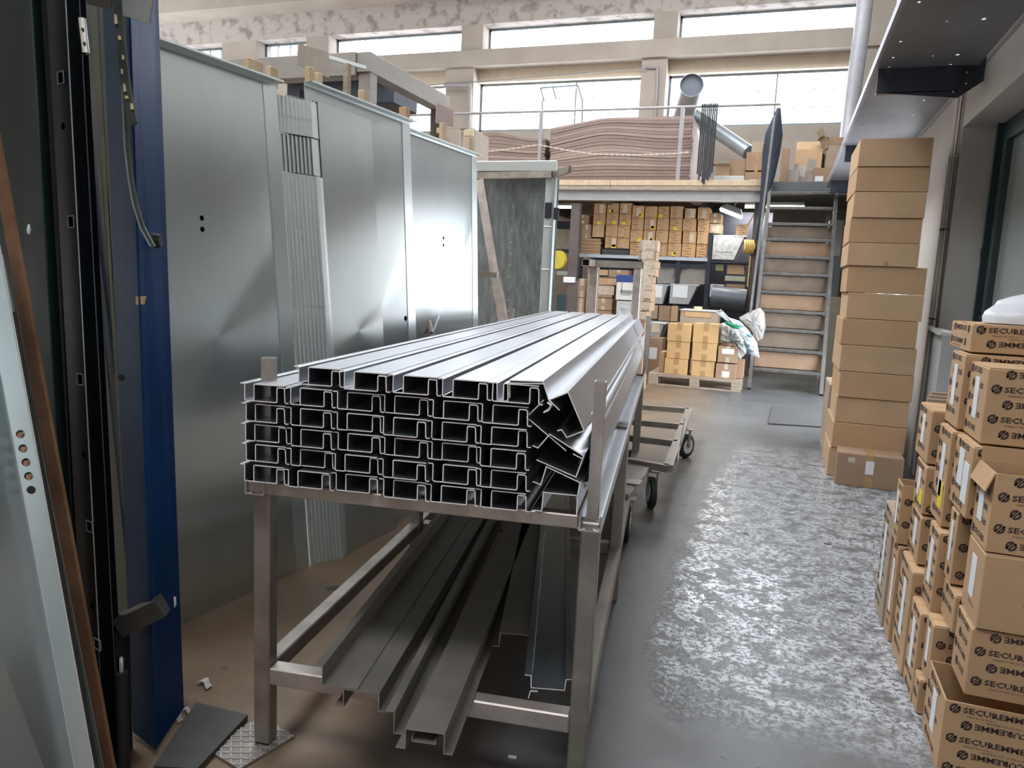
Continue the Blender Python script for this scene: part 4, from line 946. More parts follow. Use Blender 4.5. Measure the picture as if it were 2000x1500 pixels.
# ducts
metal_duct = mat('zinc_duct', (.38, .41, .45), .4, .7, .08, 3)
d0, d1 = P(1351, 166, Y=13.6), P(1333, 232, Y=15.2)
du_ = thing('vent_duct', 'short round metal duct with open end standing up behind the board stack', 'duct', tuple(d1))
MB().pipe(d0, d1, .20, .19, 22).build('pipe', metal_duct, du_, smooth=True)
MB().tube([d0+(d1-d0).normalized()*.05, d0+(d1-d0).normalized()*.06], .192, 22).build('duct_shade_disc', mat('dark_duct_inside', (.10, .11, .14), .6), du_)  # dark disc put in for the shade inside the open duct
d2, d3 = P(1353, 224, Y=15.4), P(1462, 298, Y=14.6)
dd_ = thing('vent_duct', 'long round metal duct sloping down to the right on the platform', 'duct', tuple(d3)); MB().tube([d2, d3], .13, 18).build('pipe', metal_duct, dd_, smooth=True); MB().box(d3.x-.03, d3.x+.03, d3.y-.03, d3.y+.03, zdk, d3.z-.05).build('support', rawtube, dd_)
# cartons on the platform
def mcar(px, Y, d, label, **k): return carton_px(Y, px, d, label, **k)
mcar((1457, 297, 1499, 336), YM+.5, .4, 'brown carton standing on a smaller one beside the bundled cover', m=card3, tape_m=tape)
mcar((1455, 332, 1488, 352), YM+.5, .4, 'small open-looking carton beneath the one beside the bundled cover', m=card3, zbase=zdk+.001, stickers=((.5, .2, .1, .06, paper),))
mcar((1468, 276, 1496, 300), YM+.8, .3, 'opened carton with torn flaps at the top of the pile by the ladder head', m=card_side, open_=True, flaps=(('l', 30, .1), ('r', 50, .12)))
mcar((1398, 322, 1425, 352), YM+.7, .35, 'dark-sided carton left of the small ones on the platform', m=card3, zbase=zdk+.04, open_=True, flaps=(('l', 60, .12), ('f', 70, .05)))
mcar((1424, 310, 1455, 352), YM+.75, .35, 'taller dark carton in the middle of the platform rubbish', m=card3, zbase=zdk+.04, open_=True, flaps=(('r', 40, .12),))
a0 = P(1395, 341, Y=YM+.3); a1 = P(1453, 352, Y=YM+.3)
MB().box(a0.x, a1.x, YM+.3, YM+1.2, zdk+.001, zdk+.11, b=.004).build('white_slab', mat('pale_blue_slab', (.52, .56, .57), .6), None, 'long pale slab lying under the dark cartons on the platform', cat='slab')
xq = 3.0
MB().box(mxr, xq, YM, YM+.15, zb0+.12, zdk-.02).box(mxr, xq, YM+.15, YB-.01, zdk-.06, zdk-.02).build('landing', mat('blue_grey_beam', (.12, .13, .14), .5, .2, .1), None, 'dark steel landing behind the ladder head at the right end of the platform', cat='platform')
zl2 = zdk-.019
mcar((1553, 292, 1605, 330), YM+1.0, .3, 'open-topped carton lying with its pale inside showing on the landing', m=card2, zbase=zl2, open_=True, flaps=(('b', 20, .2),))
mcar((1588, 328, 1624, 353), YM+.5, .4, 'low wide carton with a torn hole on the landing', m=card3, zbase=zl2, open_=True, flaps=(('r', 15, .12),), stickers=((.35, .4, .12, .08, paper),))
mcar((1612, 284, 1648, 330), YM+.9, .4, 'tall tilted carton at the right of the landing', m=card_side, zbase=zl2, flaps=(('l', 25, .3),), open_=True, rz=.2)
mcar((1612, 268, 1652, 290), YM+.95, .4, 'printed-look carton lying across the tall tilted one', m=card3, open_=True, flaps=(('l', 80, .1),), rz=.15)
mcar((1525, 290, 1541, 352), YM+.35, .25, 'slim upright carton just right of the ladder head', m=card3, zbase=zl2)
for i, (x, y, w_, r_) in enumerate(((1545, 345, .25, .5), (1562, 335, .2, -.6), (1585, 322, .22, .9), (1570, 345, .3, .1), (1555, 328, .16, 1.2))):
    p = P(x, y, Y=YM+.45); a = r_
    mb = MB(); n = 5; vs = []; rr_ = random.Random(i)
    for iu in range(n):
        for iv in range(n): vs.append((p.x+w_*(iu/(n-1)-.5)*math.cos(a), YM+.45+.04*i+w_*(iu/(n-1)-.5)*math.sin(a)*.4, max(zl2+.002, p.z-.08)+.18*iv/(n-1)+rr_.uniform(-.02, .02)))
    for iu in range(n-1):
        for iv in range(n-1): q = iu*n+iv; mb.f.append((q, q+1, q+n+1, q+n)); mb.m.append(0)
    mb.v = vs; o = mb.build('crumpled_paper', mat('pale_packing_paper', (.52, .45, .42), .8, 0, .08), None, ['crumpled pale sheet at the left of the rubbish on the landing', 'creased pale sheet in the middle of the rubbish on the landing', 'whitish crumpled sheet on top of the rubbish on the landing', 'wide creased sheet at the front edge of the landing', 'small torn sheet at the back of the rubbish on the landing'][i], cat='waste paper', group='crumpled paper on the landing')
    md = o.modifiers.new('s', 'SOLIDIFY'); md.thickness = .003
# ladder ------------------------------------------------------------------
lb_r = P(1599, 772, Z=0); YLb = lb_r.y; YLt = YM-.02
lt_r = P(1640, 352, Y=YLt); lt_l = P(1512, 352, Y=YLt); xb_l = P(1456, 760, Y=YLb).x
ld = thing('steel_ladder', 'steep grey steel stair with many treads leading up to the platform', 'ladder', ((lb_r.x+xb_l)/2, YLb, 0))
ladm = mat('grey_worn_ladder_steel', (.13, .125, .12), .45, .5, scale=10, col2=(.22, .20, .19), lo=.5, hi=.75)
XLl, XLr = (lt_l.x+xb_l)/2, (lt_r.x+lb_r.x)/2
def lp(f, x): return Vector((x, YLb+(YLt-YLb)*f, (lt_r.z)*f))
MB().bar(lp(0, XLr), lp(1.0, XLr), .05, .12).build('stringer', ladm, ld); MB().bar(lp(0, XLl), lp(1.0, XLl), .05, .12).build('stringer', ladm, ld)
MB().bar(lp(.10, XLl)-Vector((.07, .25, -.75)), lp(1.0, XLl)+Vector((-.02, -.25, .9)), .03, .03).build('handrail', ladm, ld)
def lad_f(y): # fraction along the ladder for the photo row of the right tread end
    lo_, hi_ = 0., 1.
    for _ in range(40):
        m_ = (lo_+hi_)/2; v = lp(m_, XLr); d = v-Vector((0, 0, EYE)); yy = 750-F*d.dot(UP)/d.dot(_f)
        if yy > y: lo_ = m_
        else: hi_ = m_
    return lo_
rows = [731, 690, 650, 613, 576, 539, 505, 471, 440, 408, 378]
riser_m = mat('brown_backing_board', (.22, .17, .13), .8, 0, .15, 4)
for i, y in enumerate(rows):
    f = lad_f(y); c = lp(f, 0)
    MB().box(XLl+.025, XLr-.025, c.y-.07, c.y+.10, c.z-.02, c.z+.02, b=.003).build('tread', ladm, ld)
    f2 = lad_f(rows[i+1]) if i < 8 else None
    if f2:
        c2 = lp(f2, 0); MB().box(XLl+.03, XLr-.03, c.y+.13, c.y+.14, c.z+.03, c2.z-.035).build('backing_panel', riser_m if i % 3 else card3, ld)
# ------------------------------------------------------------------ shelving under the platform
YS2 = 13.25
def X_(x, y, Y=YS2): return P(x, y, Y=Y).x
def cz_(x, y): return (1060+x/4.411, 360+y/4.411)
def cc(b, Y, d, label, **k): (x0, y0), (x1, y1) = cz_(b[0], b[1]), cz_(b[2], b[3]); return carton_px(Y, (x0, y0, x1, y1), d, label, **k)
sh = thing('shelf_rack', 'dark steel shelving bay under the platform holding the block of printed cartons', 'shelving', (X_(1270, 500), YS2+.3, 0))
zs = P(1250, 501, Y=YS2).z
MB().box(X_(1131, 500), X_(1383, 500), YS2-.05, YS2+.75, zs-.03, zs).build('shelf', dark_blue_steel, sh)
MB().box(X_(1131, 500), X_(1383, 500), YS2-.06, YS2-.052, zs-.045, zs+.012).build('shelf_edge', mat('pale_blue_angle', (.55, .60, .68), .4, .4, .04), sh)
MB().box(X_(1131, 500), X_(1383, 500), YS2-.03, YS2+.02, zs-.16, zs-.10).build('rail', dark_blue_steel, sh)
for (px_, y_) in ((1384, 470), (1131, 500), (1322, 505)):
    x = X_(px_, y_); MB().box(x, x+.07, YS2-.04, YS2+.03, 0, zs-.05 if px_ != 1384 else P(1390, 455, Y=YS2).z).build('post', dark_blue_steel, sh)
zs2 = P(1330, 598, Y=YS2).z
MB().box(X_(1260, 600), X_(1462, 600), YS2-.05, YS2+.75, zs2-.03, zs2).build('shelf', dark_blue_steel, sh)
zs3 = P(1430, 511, Y=YS2).z
MB().box(X_(1385, 510), X_(1462, 510), YS2-.05, YS2+.6, zs3-.03, zs3).build('shelf', dark_blue_steel, sh)
zs4 = P(1430, 550, Y=YS2).z
zs0 = P(1320, 628, Y=YS2).z
MB().box(X_(1255, 628), X_(1380, 628), YS2-.03, YS2+.75, zs0-.03, zs0).build('shelf', galv_edge, sh)
colsx = [
 ('first', [(443, 165, 546, 253), (435, 256, 545, 350), (430, 353, 532, 456)]),
 ('second', [(555, 160, 656, 248), (552, 251, 655, 348), (545, 351, 650, 450), (537, 453, 640, 553)]),
 ('third', [(664, 160, 770, 256), (660, 259, 765, 354), (650, 357, 755, 460), (642, 463, 748, 562)]),
 ('fourth', [(775, 185, 878, 290), (766, 293, 873, 393), (756, 396, 863, 498), (750, 501, 858, 600)]),
 ('fifth', [(884, 190, 990, 288), (878, 291, 980, 392), (867, 395, 972, 498), (860, 501, 968, 602)]),
 ('sixth', [(994, 190, 1092, 290), (984, 293, 1088, 396), (976, 399, 1082, 505), (972, 508, 1078, 606)]),
 ('seventh', [(1100, 190, 1210, 293), (1093, 296, 1203, 400), (1086, 403, 1196, 507), (1080, 510, 1195, 610)]),
 ('eighth', [(1225, 208, 1320, 293), (1206, 296, 1324, 402), (1206, 405, 1325, 510), (1198, 513, 1318, 614)]),
 ('ninth', [(1336, 200, 1440, 305), (1334, 308, 1436, 408), (1330, 411, 1434, 515), (1322, 518, 1424, 617)]),
]
r5 = random.Random(5)
lvn = ['top', 'second', 'third', 'bottom']
for ci, (cname, bs) in enumerate(colsx):
    bottom = zs+.0125
    # true heights: spread between the shelf and the top read off the photo
    ztops = []
    for b in bs:
        xm, y0 = cz_((b[0]+b[2])/2, b[1]); ztops.append(P(xm, y0, Y=YS2).z)
    for bi, b in enumerate(bs):
        z1 = ztops[bi]; z0 = ztops[bi+1] if bi+1 < len(bs) else (bottom if ci > 2 else bottom+(0 if ci < 1 else .11))
        if ci == 0 and bi == 2: z0 = P(cz_(480, 456)[0], cz_(480, 456)[1], Y=YS2).z
        plain = (ci, bi) in ((0, 2), (7, 0))
        ss = []
        if r5.random() < .75: ss.append((r5.uniform(.35, .75), .5, .075, .14, card2 if r5.random() < .6 else mat('beige_label', (.66, .55, .42), .7)))
        if r5.random() < .35: ss.append((r5.uniform(.2, .8), .2, .07, .055, yellow))
        (xa, ya), (xb, yb) = cz_(b[0], b[1]), cz_(b[2], b[3]); ym = (ya+yb)/2
        x0, x1 = X_(xa, ym), X_(xb, ym)
        carton(x0+.004, x1-.004, YS2-.02+r5.uniform(-.02, .02), YS2+.38, z0+.001, z1-.001, '%s carton, %s in the %s column from the left of the shelf block' % ('plain taped' if plain else 'orange-brown printed', lvn[bi], cname), m=card2 if plain else mat('orange_cardboard', (.58, .36, .19), .85, 0, .05, 3, spec=.2), group='printed cartons on the platform shelf', printed=None if plain else 'far', stickers=tuple(ss), tape_m=tape_clear if plain else None)
# boards under the second and third columns
xa, xb = X_(1176, 490), X_(1228, 490)
MB().box(xa, xb, YS2, YS2+.4, zs+.0125, zs+.11, b=.004).build('flat_parcel', mat('black_film', (.07, .07, .07), .35, 0, .2, 20), None, 'flat black-wrapped parcel under the second and third carton columns', cat='parcel')
fs = thing('flat_carton_bundle', 'bundle of flattened brown cartons at the left end of the shelf', 'cardboard bundle', (X_(1155, 480), YS2+.2, zs+.0125))
zt_ = P(1155, 466, Y=YS2).z; n = 9
for i in range(n):
    z0 = zs+.013+(zt_-zs-.013)*i/n; x0, x1 = X_(1134, 490), X_(1174, 490)
    MB().box(x0+r5.uniform(0, .03), x1-r5.uniform(0, .03), YS2-.02+r5.uniform(0, .02), YS2+.4, z0+.002, z0+(zt_-zs)/n-.002, b=.003).build('flattened_carton', card3 if i % 2 else card, fs)
cc((330, 345, 412, 445), YS2, .3, 'tilted brown carton left of the printed block, lower one', m=card3, tape_m=tape_clear, zbase=zt_+.002, rz=.1)
cc((325, 262, 396, 342), YS2, .3, 'tilted brown carton left of the printed block, upper one', m=card3, tape_m=tape_clear, rz=-.2)
cc((1436, 250, 1535, 335), YS2, .4, 'brown carton, upper of two right of the printed block', m=card3, tape_m=tape_clear)
cc((1436, 340, 1538, 425), YS2, .4, 'brown carton, lower of two right of the printed block', m=card_side, stickers=((.5, .5, .12, .1, tape_clear),))
cc((1665, 345, 1762, 440), YS2+.1, .3, 'opened printed carton with a raised flap next to the ladder', m=card3, printed='far', open_=True, flaps=(('r', 25, .25),))
# hanging plastic trays
def tray(b, Y, d, label, m, wrap=None, sheetm=None):
    (x0, y0), (x1, y1) = cz_(b[0], b[1]), cz_(b[2], b[3]); A = P(x0, (y0+y1)/2, Y=Y).x; B = P(x1, (y0+y1)/2, Y=Y).x; z1, z0 = P((x0+x1)/2, y0, Y=Y).z, P((x0+x1)/2, y1, Y=Y).z
    t = thing('storage_bin', label, 'plastic bin', ((A+B)/2, Y, z0)); w_ = B-A
    MB().hexa([(A, Y, z0), (A+w_*.68, Y, z0), (A+w_*.68, Y+d, z0), (A, Y+d, z0), (A, Y, z1), (B, Y, z1), (B, Y+d, z1), (A, Y+d, z1)]).build('body', m, t)
    MB().box(A-.006, B+.006, Y-.008, Y+d, z1-.02, z1+.003, b=.003).build('rim', mat('pale_rim', (.5, .52, .52), .5), t)
    if sheetm: MB().box(A+w_*.10, A+w_*.62, Y-.006, Y-.002, z0+(z1-z0)*.32, z0+(z1-z0)*.95).build('paper_sheet', sheetm, t)
    MB().hexa([(A+w_*.68, Y-.004, z0), (A+w_*.72, Y-.004, z0), (A+w_*.72, Y+.0, z0), (A+w_*.68, Y, z0), (B-.03, Y-.004, z1-.02), (B, Y-.004, z1-.02), (B, Y, z1-.02), (B-.03, Y, z1-.02)]).build('side_edge', rubber, t)
    return t
binm = mat('grey_bin_plastic', (.36, .37, .37), .5, 0, .06); clearm = mat('crinkled_film', (.48, .49, .50), .25, 0, .25, 12, bump=.6, bscale=25)
tray((1465, 440, 1745, 650), YS2-.06, .5, 'grey bin wrapped in shiny film on the upper right shelf', clearm, sheetm=clearm)
tray((1095, 862, 1340, 1032), YS2-.06, .5, 'grey bin with a big white paper sheet, right one on the middle shelf', binm, sheetm=paper)
tray((935, 862, 1085, 1030), YS2-.06, .5, 'grey bin with a white paper sheet, left one on the middle shelf', binm, sheetm=paper)
# grey drape
gp = [(985, 700), (1060, 690), (1140, 712), (1165, 697), (1200, 712), (1290, 700), (1410, 688)]; gb = [(1395, 862), (1280, 868), (1100, 855), (985, 855)]
vs = [P(*cz_(x, y), Y=YS2+.04+.03*math.sin(i*2)) for i, (x, y) in enumerate(gp)]+[P(*cz_(x, y), Y=YS2+.0) for x, y in gb]
o = MB().add(vs, [tuple(range(len(vs)))]).build('grey_cloth', mat('grey_taupe_cloth', (.25, .23, .21), .85, 0, .08), None, 'grey sagging cloth hung below the shelf above the white-papered bins', cat='cloth'); md = o.modifiers.new('s', 'SOLIDIFY'); md.thickness = .01
# things on the right small shelves
cc((1590, 690, 1735, 775), YS2, .35, 'open wooden-brown tray on the small shelf beside the ladder', m=card3, open_=True)
cc((1490, 690, 1560, 745), YS2, .3, 'small olive carton left of the brown tray beside the ladder', m=mat('olive_card', (.24, .24, .14), .8), open_=True)
cc((1570, 860, 1725, 985), YS2-.2, .3, 'dark brown film-wrapped carton on the grey hood beside the ladder', m=card3, rz=.15, stickers=((.5, .6, .25, .04, tape_clear),))
cc((1440, 860, 1560, 975), YS2-.05, .3, 'film-wrapped white document parcel left of the dark brown carton', m=clearm, stickers=((.6, .45, .17, .2, paper),))
cc((1570, 790, 1740, 835), YS2-.1, .3, 'flat grey-green wrapped parcel above the dark brown carton', m=mat('grey_green_wrap', (.36, .36, .30), .6))
h0, h1 = P(1384, 600, Y=YS2-.5), P(1457, 580, Y=YS2-.5)
MB().tube([(h0.x+.02, YS2-.35, h0.z+.16), (h1.x, YS2-.35, h0.z+.12)], [.20, .20], 20).build('metal_hood', mat('dark_grey_hood', (.10, .11, .13), .4, .5), None, 'dark grey rounded metal hood lying behind the crate', smooth=True, cat='metal hood')
# yellow cable coil
for i in range(5):
    x = P(1456+4.2*i, 482, Y=YS2-.4).x; z = P(1466, 482, Y=YS2-.4).z
    pts = [(x+.015*math.sin(3*t_), YS2-.4+.10*math.sin(t_), z+.10*math.cos(t_)) for t_ in [2*math.pi*k/14 for k in range(15)]]
    MB().tube(pts, .018, 6, caps=False).build('cable_coil', mat('yellow_cable', (.72, .50, .14), .5), None, '%s loop of the yellow cable coils hanging by the ladder' % ['leftmost', 'second', 'middle', 'fourth', 'rightmost'][i], smooth=True, cat='cable', group='yellow cable coils by the ladder')
MB().tube([P(1466, 500, Y=YS2-.42), P(1463, 530, Y=YS2-.42), P(1460, 560, Y=YS2-.42)], .012, 6).build('hanging_cable', mat('yellow_cable', (0, 0, 0)), None, 'loose end of yellow cable hanging below the coils', cat='cable')
# lamps
lampm = mat('lit_tube', (1, .93, .78), .5, 0, 0, emit=7); lampw = mat('lit_lamp_glass', (.95, 1, .98), .5, 0, 0, emit=6)
def tube_light(a, b, label):
    t = thing('tube_light', label, 'ceiling light', tuple((a+b)/2), group='fluorescent lights under the platform')
    MB().tube([a, b], .024, 10).build('tube', lampm, t, smooth=True); MB().box(min(a.x, b.x), max(a.x, b.x), a.y-.05, a.y+.05, a.z+.03, a.z+.08).build('housing', galv_edge, t)
tube_light(P(1455, 404, Y=13.9), P(1571, 404, Y=13.9), 'lit fluorescent tube behind the ladder under the platform')
tube_light(P(1040, 404, Y=14.5), P(1122, 405, Y=14.5), 'lit fluorescent tube left of the post under the platform')
lc = P(1429, 414, Y=12.9); t = thing('work_lamp', 'bright lozenge-shaped lamp hanging under the platform beam', 'lamp', tuple(lc)); t.rotation_euler = (0, R(20), 0)
MB().box(-.19, .19, -.08, .08, -.05, .0, b=.02).build('glass', lampw, t, local=True); MB().hexa([(-.19, -.09, 0), (.19, -.09, 0), (.19, .09, 0), (-.19, .09, 0), (-.12, -.05, .09), (.12, -.05, .09), (.12, .05, .09), (-.12, .05, .09)]).build('housing', galv_edge, t, local=True)
MB().box(-.01, .01, -.01, .01, .09, .26).build('bracket', rawtube, t, local=True)
l = bpy.data.lights.new('lamp_light', 'AREA'); l.size = .35; l.energy = 7; l.color = (1, .97, .9); o = bpy.data.objects.new('lamp_light', l); C.objects.link(o); o.location = lc+Vector((0, 0, -.08))
for (x_, y_, e_) in ((P(1505, 404, Y=13.9).x, 13.9, 32), (P(1080, 404, Y=14.5).x, 14.5, 30)):
    l = bpy.data.lights.new('tube_daylight', 'AREA'); l.shape = 'RECTANGLE'; l.size = 1.1; l.size_y = .06; l.energy = e_; l.color = (1, .9, .75); o = bpy.data.objects.new('tube_glow', l); C.objects.link(o); o.location = (x_, y_, P(1505, 409, Y=y_).z)
# left part under the platform: benches, rack of goods
zz_ = lambda x, y, Y: P(x, y, Y=Y).z
def pbox(px, Y, d, name, label, m, cat, parent=None, b=.004, zbase=None):
    xm, ym = (px[0]+px[2])/2, (px[1]+px[3])/2
    return MB().box(P(px[0], ym, Y=Y).x, P(px[2], ym, Y=Y).x, Y, Y+d, P(xm, px[3], Y=Y).z if zbase is None else zbase, P(xm, px[1], Y=Y).z, b=b).build(name, m, parent, label, cat=cat)
pbox((1087, 447, 1113, 487), 13.9, .4, 'wall_cabinet', 'pale beige wall cabinet left of the brown post', mat('beige_cabinet', (.56, .53, .44), .6), 'cabinet')
pbox((1087, 432, 1114, 446), 13.85, .4, 'tool_shelf', 'narrow dark shelf of small metal parts above the pale cabinet', dark_blue_steel, 'shelf')
pbox((1087, 487, 1113, 492), 13.8, .5, 'steel_shelf', 'dark green shelf with small goods under the pale cabinet', mat('dark_green_shelf', (.03, .08, .08), .5), 'shelf')
pbox((1087, 576, 1112, 610), 13.0, .5, 'bench', 'dark teal workbench behind the open galvanised casing', mat('teal_bench', (.03, .07, .09), .5), 'workbench', zbase=0)
yc = P(1089, 507, Y=13.0); MB().tube([(yc.x, 13.0, yc.z), (yc.x+.02, 13.06, yc.z)], .16, 22).build('yellow_disc', mat('yellow_plastic', (.75, .62, .06), .5), None, 'yellow round reel left of the brown post', smooth=True, cat='reel')
pbox((1100, 541, 1123, 552), 12.3, .02, 'name_plate', 'white hand-lettered card on the shelf bar below the post', paper, 'sign')
tmx = text_mesh('CILINDRI  50', .06, 1); a_ = P(1103, 549, Y=12.295)
pbox((1087, 530, 1118, 538), 12.6, .06, 'shelf_bar', 'grey-green steel bar at bench height left of the brown post', mat('grey_green_bar', (.22, .25, .22), .5), 'steel bar')
pbox((1108, 548, 1128, 640), 12.33, .1, 'steel_post', 'short dark steel post under the white card', brown_beam, 'post', zbase=0)
# leaning door frame behind the rack
YFm = 9.0
ff = thing('steel_goal_frame', 'upside-down U of raw square tube standing behind the profile rack', 'steel frame', (P(1200, 600, Y=YFm).x, YFm, 0))
xa, xb = P(1160, 560, Y=YFm).x, P(1245, 560, Y=YFm).x; zf = P(1200, 516, Y=YFm).z
MB().rtube((xa-.07, YFm, zf), (xb+.045, YFm, zf+.0), .10, .08, .005).build('top_bar', rawtube, ff)
MB().rtube((xa-.03, YFm-.35, zf), (xa-.03, YFm-.01, zf), .09, .08, .006).build('stub_tube', rawtube_lt, ff)
MB().box(xa-.075, xa+.045, YFm-.04, YFm+.06, 0, zf-.042, b=.004).build('leg', rawtube_lt, ff); MB().box(xb-.05, xb+.04, YFm-.04, YFm+.06, 0, zf-.042, b=.004).build('leg', rawtube_lt, ff)
MB().box(xa-.1, xb+.1, YFm-.06, YFm+.08, 0.0, .0415).build('foot_bar', rawtube, ff) if False else None
# film-wrapped boxes behind it
Yw = 10.6
cc((462, 808, 628, 868), Yw, .4, 'plain wide brown carton, top of the wrapped column behind the raw frame', m=card, stickers=((.8, .6, .12, .07, card2),))
cc((448, 870, 600, 978), Yw, .4, 'film-wrapped brown carton, second in the column behind the raw frame', m=card3, stickers=((.5, .6, .3, .12, tape_clear),))
cc((442, 982, 598, 1085), Yw, .4, 'film-wrapped brown carton, third in the column behind the raw frame', m=card3, tape_m=tape_clear)
cc((436, 1088, 590, 1290), Yw, .4, 'brown carton at the foot of the column behind the raw frame', m=card3, zbase=0)
cc((306, 812, 366, 975), Yw+.1, .35, 'tall narrow brown carton left of the raw frame leg, upper one', m=card3, tape_m=tape_clear)
cc((294, 979, 352, 1290), Yw+.1, .35, 'tall narrow brown carton left of the raw frame leg, lower one', m=card3, tape_m=tape_clear, zbase=0)
cc((470, 735, 562, 785), YS2-.1, .35, 'small plain carton under the shelf, left one', m=card)
cc((568, 737, 740, 800), YS2-.1, .35, 'wrapped red-brown carton under the shelf, right of the small plain one', m=card3, tape_m=tape_clear)
MB().box(X_(1160, 540), X_(1235, 540), YS2-.15, YS2+.4, P(1200, 541, Y=YS2).z-.03, P(1200, 541, Y=YS2).z).build('lower_shelf_board', brown_beam, sh)
wb = cc((634, 792, 793, 998), Yw-.05, .35, 'white carton with a blue band and small black drawing inside the raw frame', m=mat('white_carton', (.64, .64, .60), .7), stickers=((.5, .90, .275, .10, mat('navy_band', (.03, .07, .22), .5)), (.62, .34, .2, .05, mat('grey_print', (.25, .25, .25), .7)), (.30, .55, .012, .15, mat('grey_print', (0, 0, 0))), (.55, .22, .14, .012, mat('grey_print', (0, 0, 0)))))
cc((630, 1006, 780, 1290), Yw-.05, .35, 'film-wrapped grey-white carton beneath the white one with a blue band', m=clearm, zbase=0)
# tall column of wrapped cartons
tw = [(825, 480, 982, 572), (822, 575, 972, 655), (858, 658, 972, 720), (864, 723, 968, 790), (858, 793, 945, 850), (853, 853, 938, 903), (845, 906, 935, 1008), (838, 1011, 925, 1090), (828, 1093, 893, 1180), (820, 1183, 880, 1330)]
xz = [P(*cz_((b[0]+b[2])/2, b[1]), Y=9.9).z for b in tw]+[0]
for i, b in enumerate(tw):
    (xa_, ya_), (xb_, yb_) = cz_(b[0], b[1]), cz_(b[2], b[3]); x0, x1 = P(xa_, (ya_+yb_)/2, Y=9.9).x, P(xb_, (ya_+yb_)/2, Y=9.9).x
    carton(min(x0, x1-.17), x1, 9.9, 10.25, xz[i+1]+.001, xz[i]-.001, ('wide tape-patched carton on top of' if i == 0 else '%s carton from the top in' % ['', 'second', 'third', 'fourth', 'fifth', 'sixth', 'seventh', 'eighth', 'ninth', 'bottom'][i])+' the tall wrapped column beside the raw frame', m=card3 if i else card_side, group='film-wrapped cartons in the tall column', printed='far' if 0 < i < 8 else None, stickers=((.5, .6, .16, .10, tape_clear),), tape_m=tape_clear, tape_x=.3, rz=R(rnd.uniform(-4, 4)))
# items low at the back, right of the wrapped column
cc((935, 1040, 990, 1160), YS2-.1, .3, 'narrow patterned carton low on the shelf, right of the wrapped column', m=card_side, printed=None)
cc((1000, 1045, 1100, 1130), YS2-.1, .3, 'short brown carton low on the shelf, in the middle', m=card3, zbase=zs0+.002)
cc((1105, 1048, 1165, 1128), YS2-.1, .3, 'small orange-brown carton low on the shelf, right one', m=card, zbase=zs0+.002)
tray((925, 1195, 1055, 1315), YM-.7, .4, 'grey bin with a torn label on the floor right of the wrapped column', binm, sheetm=mat('beige_label', (0, 0, 0)))
cc((915, 1322, 1032, 1430), YM-.9, .35, 'small brown carton with a white label on the floor left of the pallet', m=card3, stickers=((.35, .6, .12, .18, paper),), zbase=0)
# ------------------------------------------------------------------ pallet with cartons and bags
pl, pr2 = P(1268, 750, Z=0), P(1445, 768, Z=0); Yp = (pl.y+pr2.y)/2; Xp0, Xp1 = P(1266, 740, Y=Yp).x, P(1447, 755, Y=Yp).x; zpt = P(1355, 735, Y=Yp).z
pal = thing('pallet', 'worn wooden pallet on the floor under the brown cartons and bags', 'pallet', ((Xp0+Xp1)/2, Yp+.4, 0))
for i in range(5): y = Yp+.17*i; MB().box(Xp0, Xp1, y, y+.12, zpt-.022, zpt, b=.002).build('deck_board', wood2, pal)
for i in range(3):
    y = Yp+(0, .34, .68)[i]
    MB().box(Xp0, Xp1, y, y+.10, 0, .022, b=.002).build('bottom_board', wood2, pal)
    MB().box(Xp0, Xp1, y, y+.10, zpt-.044, zpt-.023, b=.002).build('stringer_board', wood2, pal)
    for x in (Xp0, (Xp0+Xp1)/2-.06, Xp1-.13): MB().box(x, x+.13, y, y+.10, .0225, zpt-.0445, b=.003).build('block', wood2, pal)
def c4(x, y): return (1240+x/4.545, 480+y/4.545)
def pc(b, Y, d, label, **k): (x0, y0), (x1, y1) = c4(b[0], b[1]), c4(b[2], b[3]); return carton_px(Y, (x0, y0, x1, y1), d, label, **k)
Y4 = Yp+.02
for ci, grp in enumerate(([(290, 693, 498, 848), (283, 850, 483, 1000), (262, 1003, 465, 1150)], [(515, 693, 742, 860), (510, 863, 725, 1018), (500, 1021, 705, 1172)])):
    zs_ = [P(*c4((b[0]+b[2])/2, b[1]), Y=Y4).z for b in grp]+[zpt]
    for bi, b in enumerate(grp):
        (xa_, ya_), (xb_, yb_) = c4(b[0], b[1]), c4(b[2], b[3])
        carton(P(xa_, (ya_+yb_)/2, Y=Y4).x, P(xb_, (ya_+yb_)/2, Y=Y4).x, Y4+rnd.uniform(0, .02), Y4+.36, zs_[bi+1]+.001, zs_[bi]-.001, 'taped plain carton, %s of the %s stack on the pallet' % (('top', 'middle', 'bottom')[bi], ('left', 'right')[ci]), m=mat('golden_cardboard', (.58, .38, .18), .85, 0, .05, 3, spec=.2), group='plain cartons on the pallet', tape_m=tape, tape_x=.5, tape_w=.07)
pc((216, 942, 260, 1108), Y4+.15, .3, 'narrow carton end showing at the left of the pallet stacks', m=card2, zbase=zpt+.001)
pc((738, 895, 912, 1040), Y4, .3, 'reddish carton with its lid flap up, upper one at the right of the pallet', m=card3, flaps=(('b', 5, .1),), tape_m=tape_clear, stickers=((.5, .7, .16, .07, paper),))
pc((716, 1048, 898, 1190), Y4, .3, 'reddish carton with white paper patch, lower one at the right of the pallet', m=card3, tape_m=tape_clear, stickers=((.5, .3, .1, .08, paper),), zbase=zpt+.001)
pc((905, 1020, 965, 1150), Y4+.12, .3, 'brown carton end at the far right of the pallet', m=card3, zbase=zpt+.001)
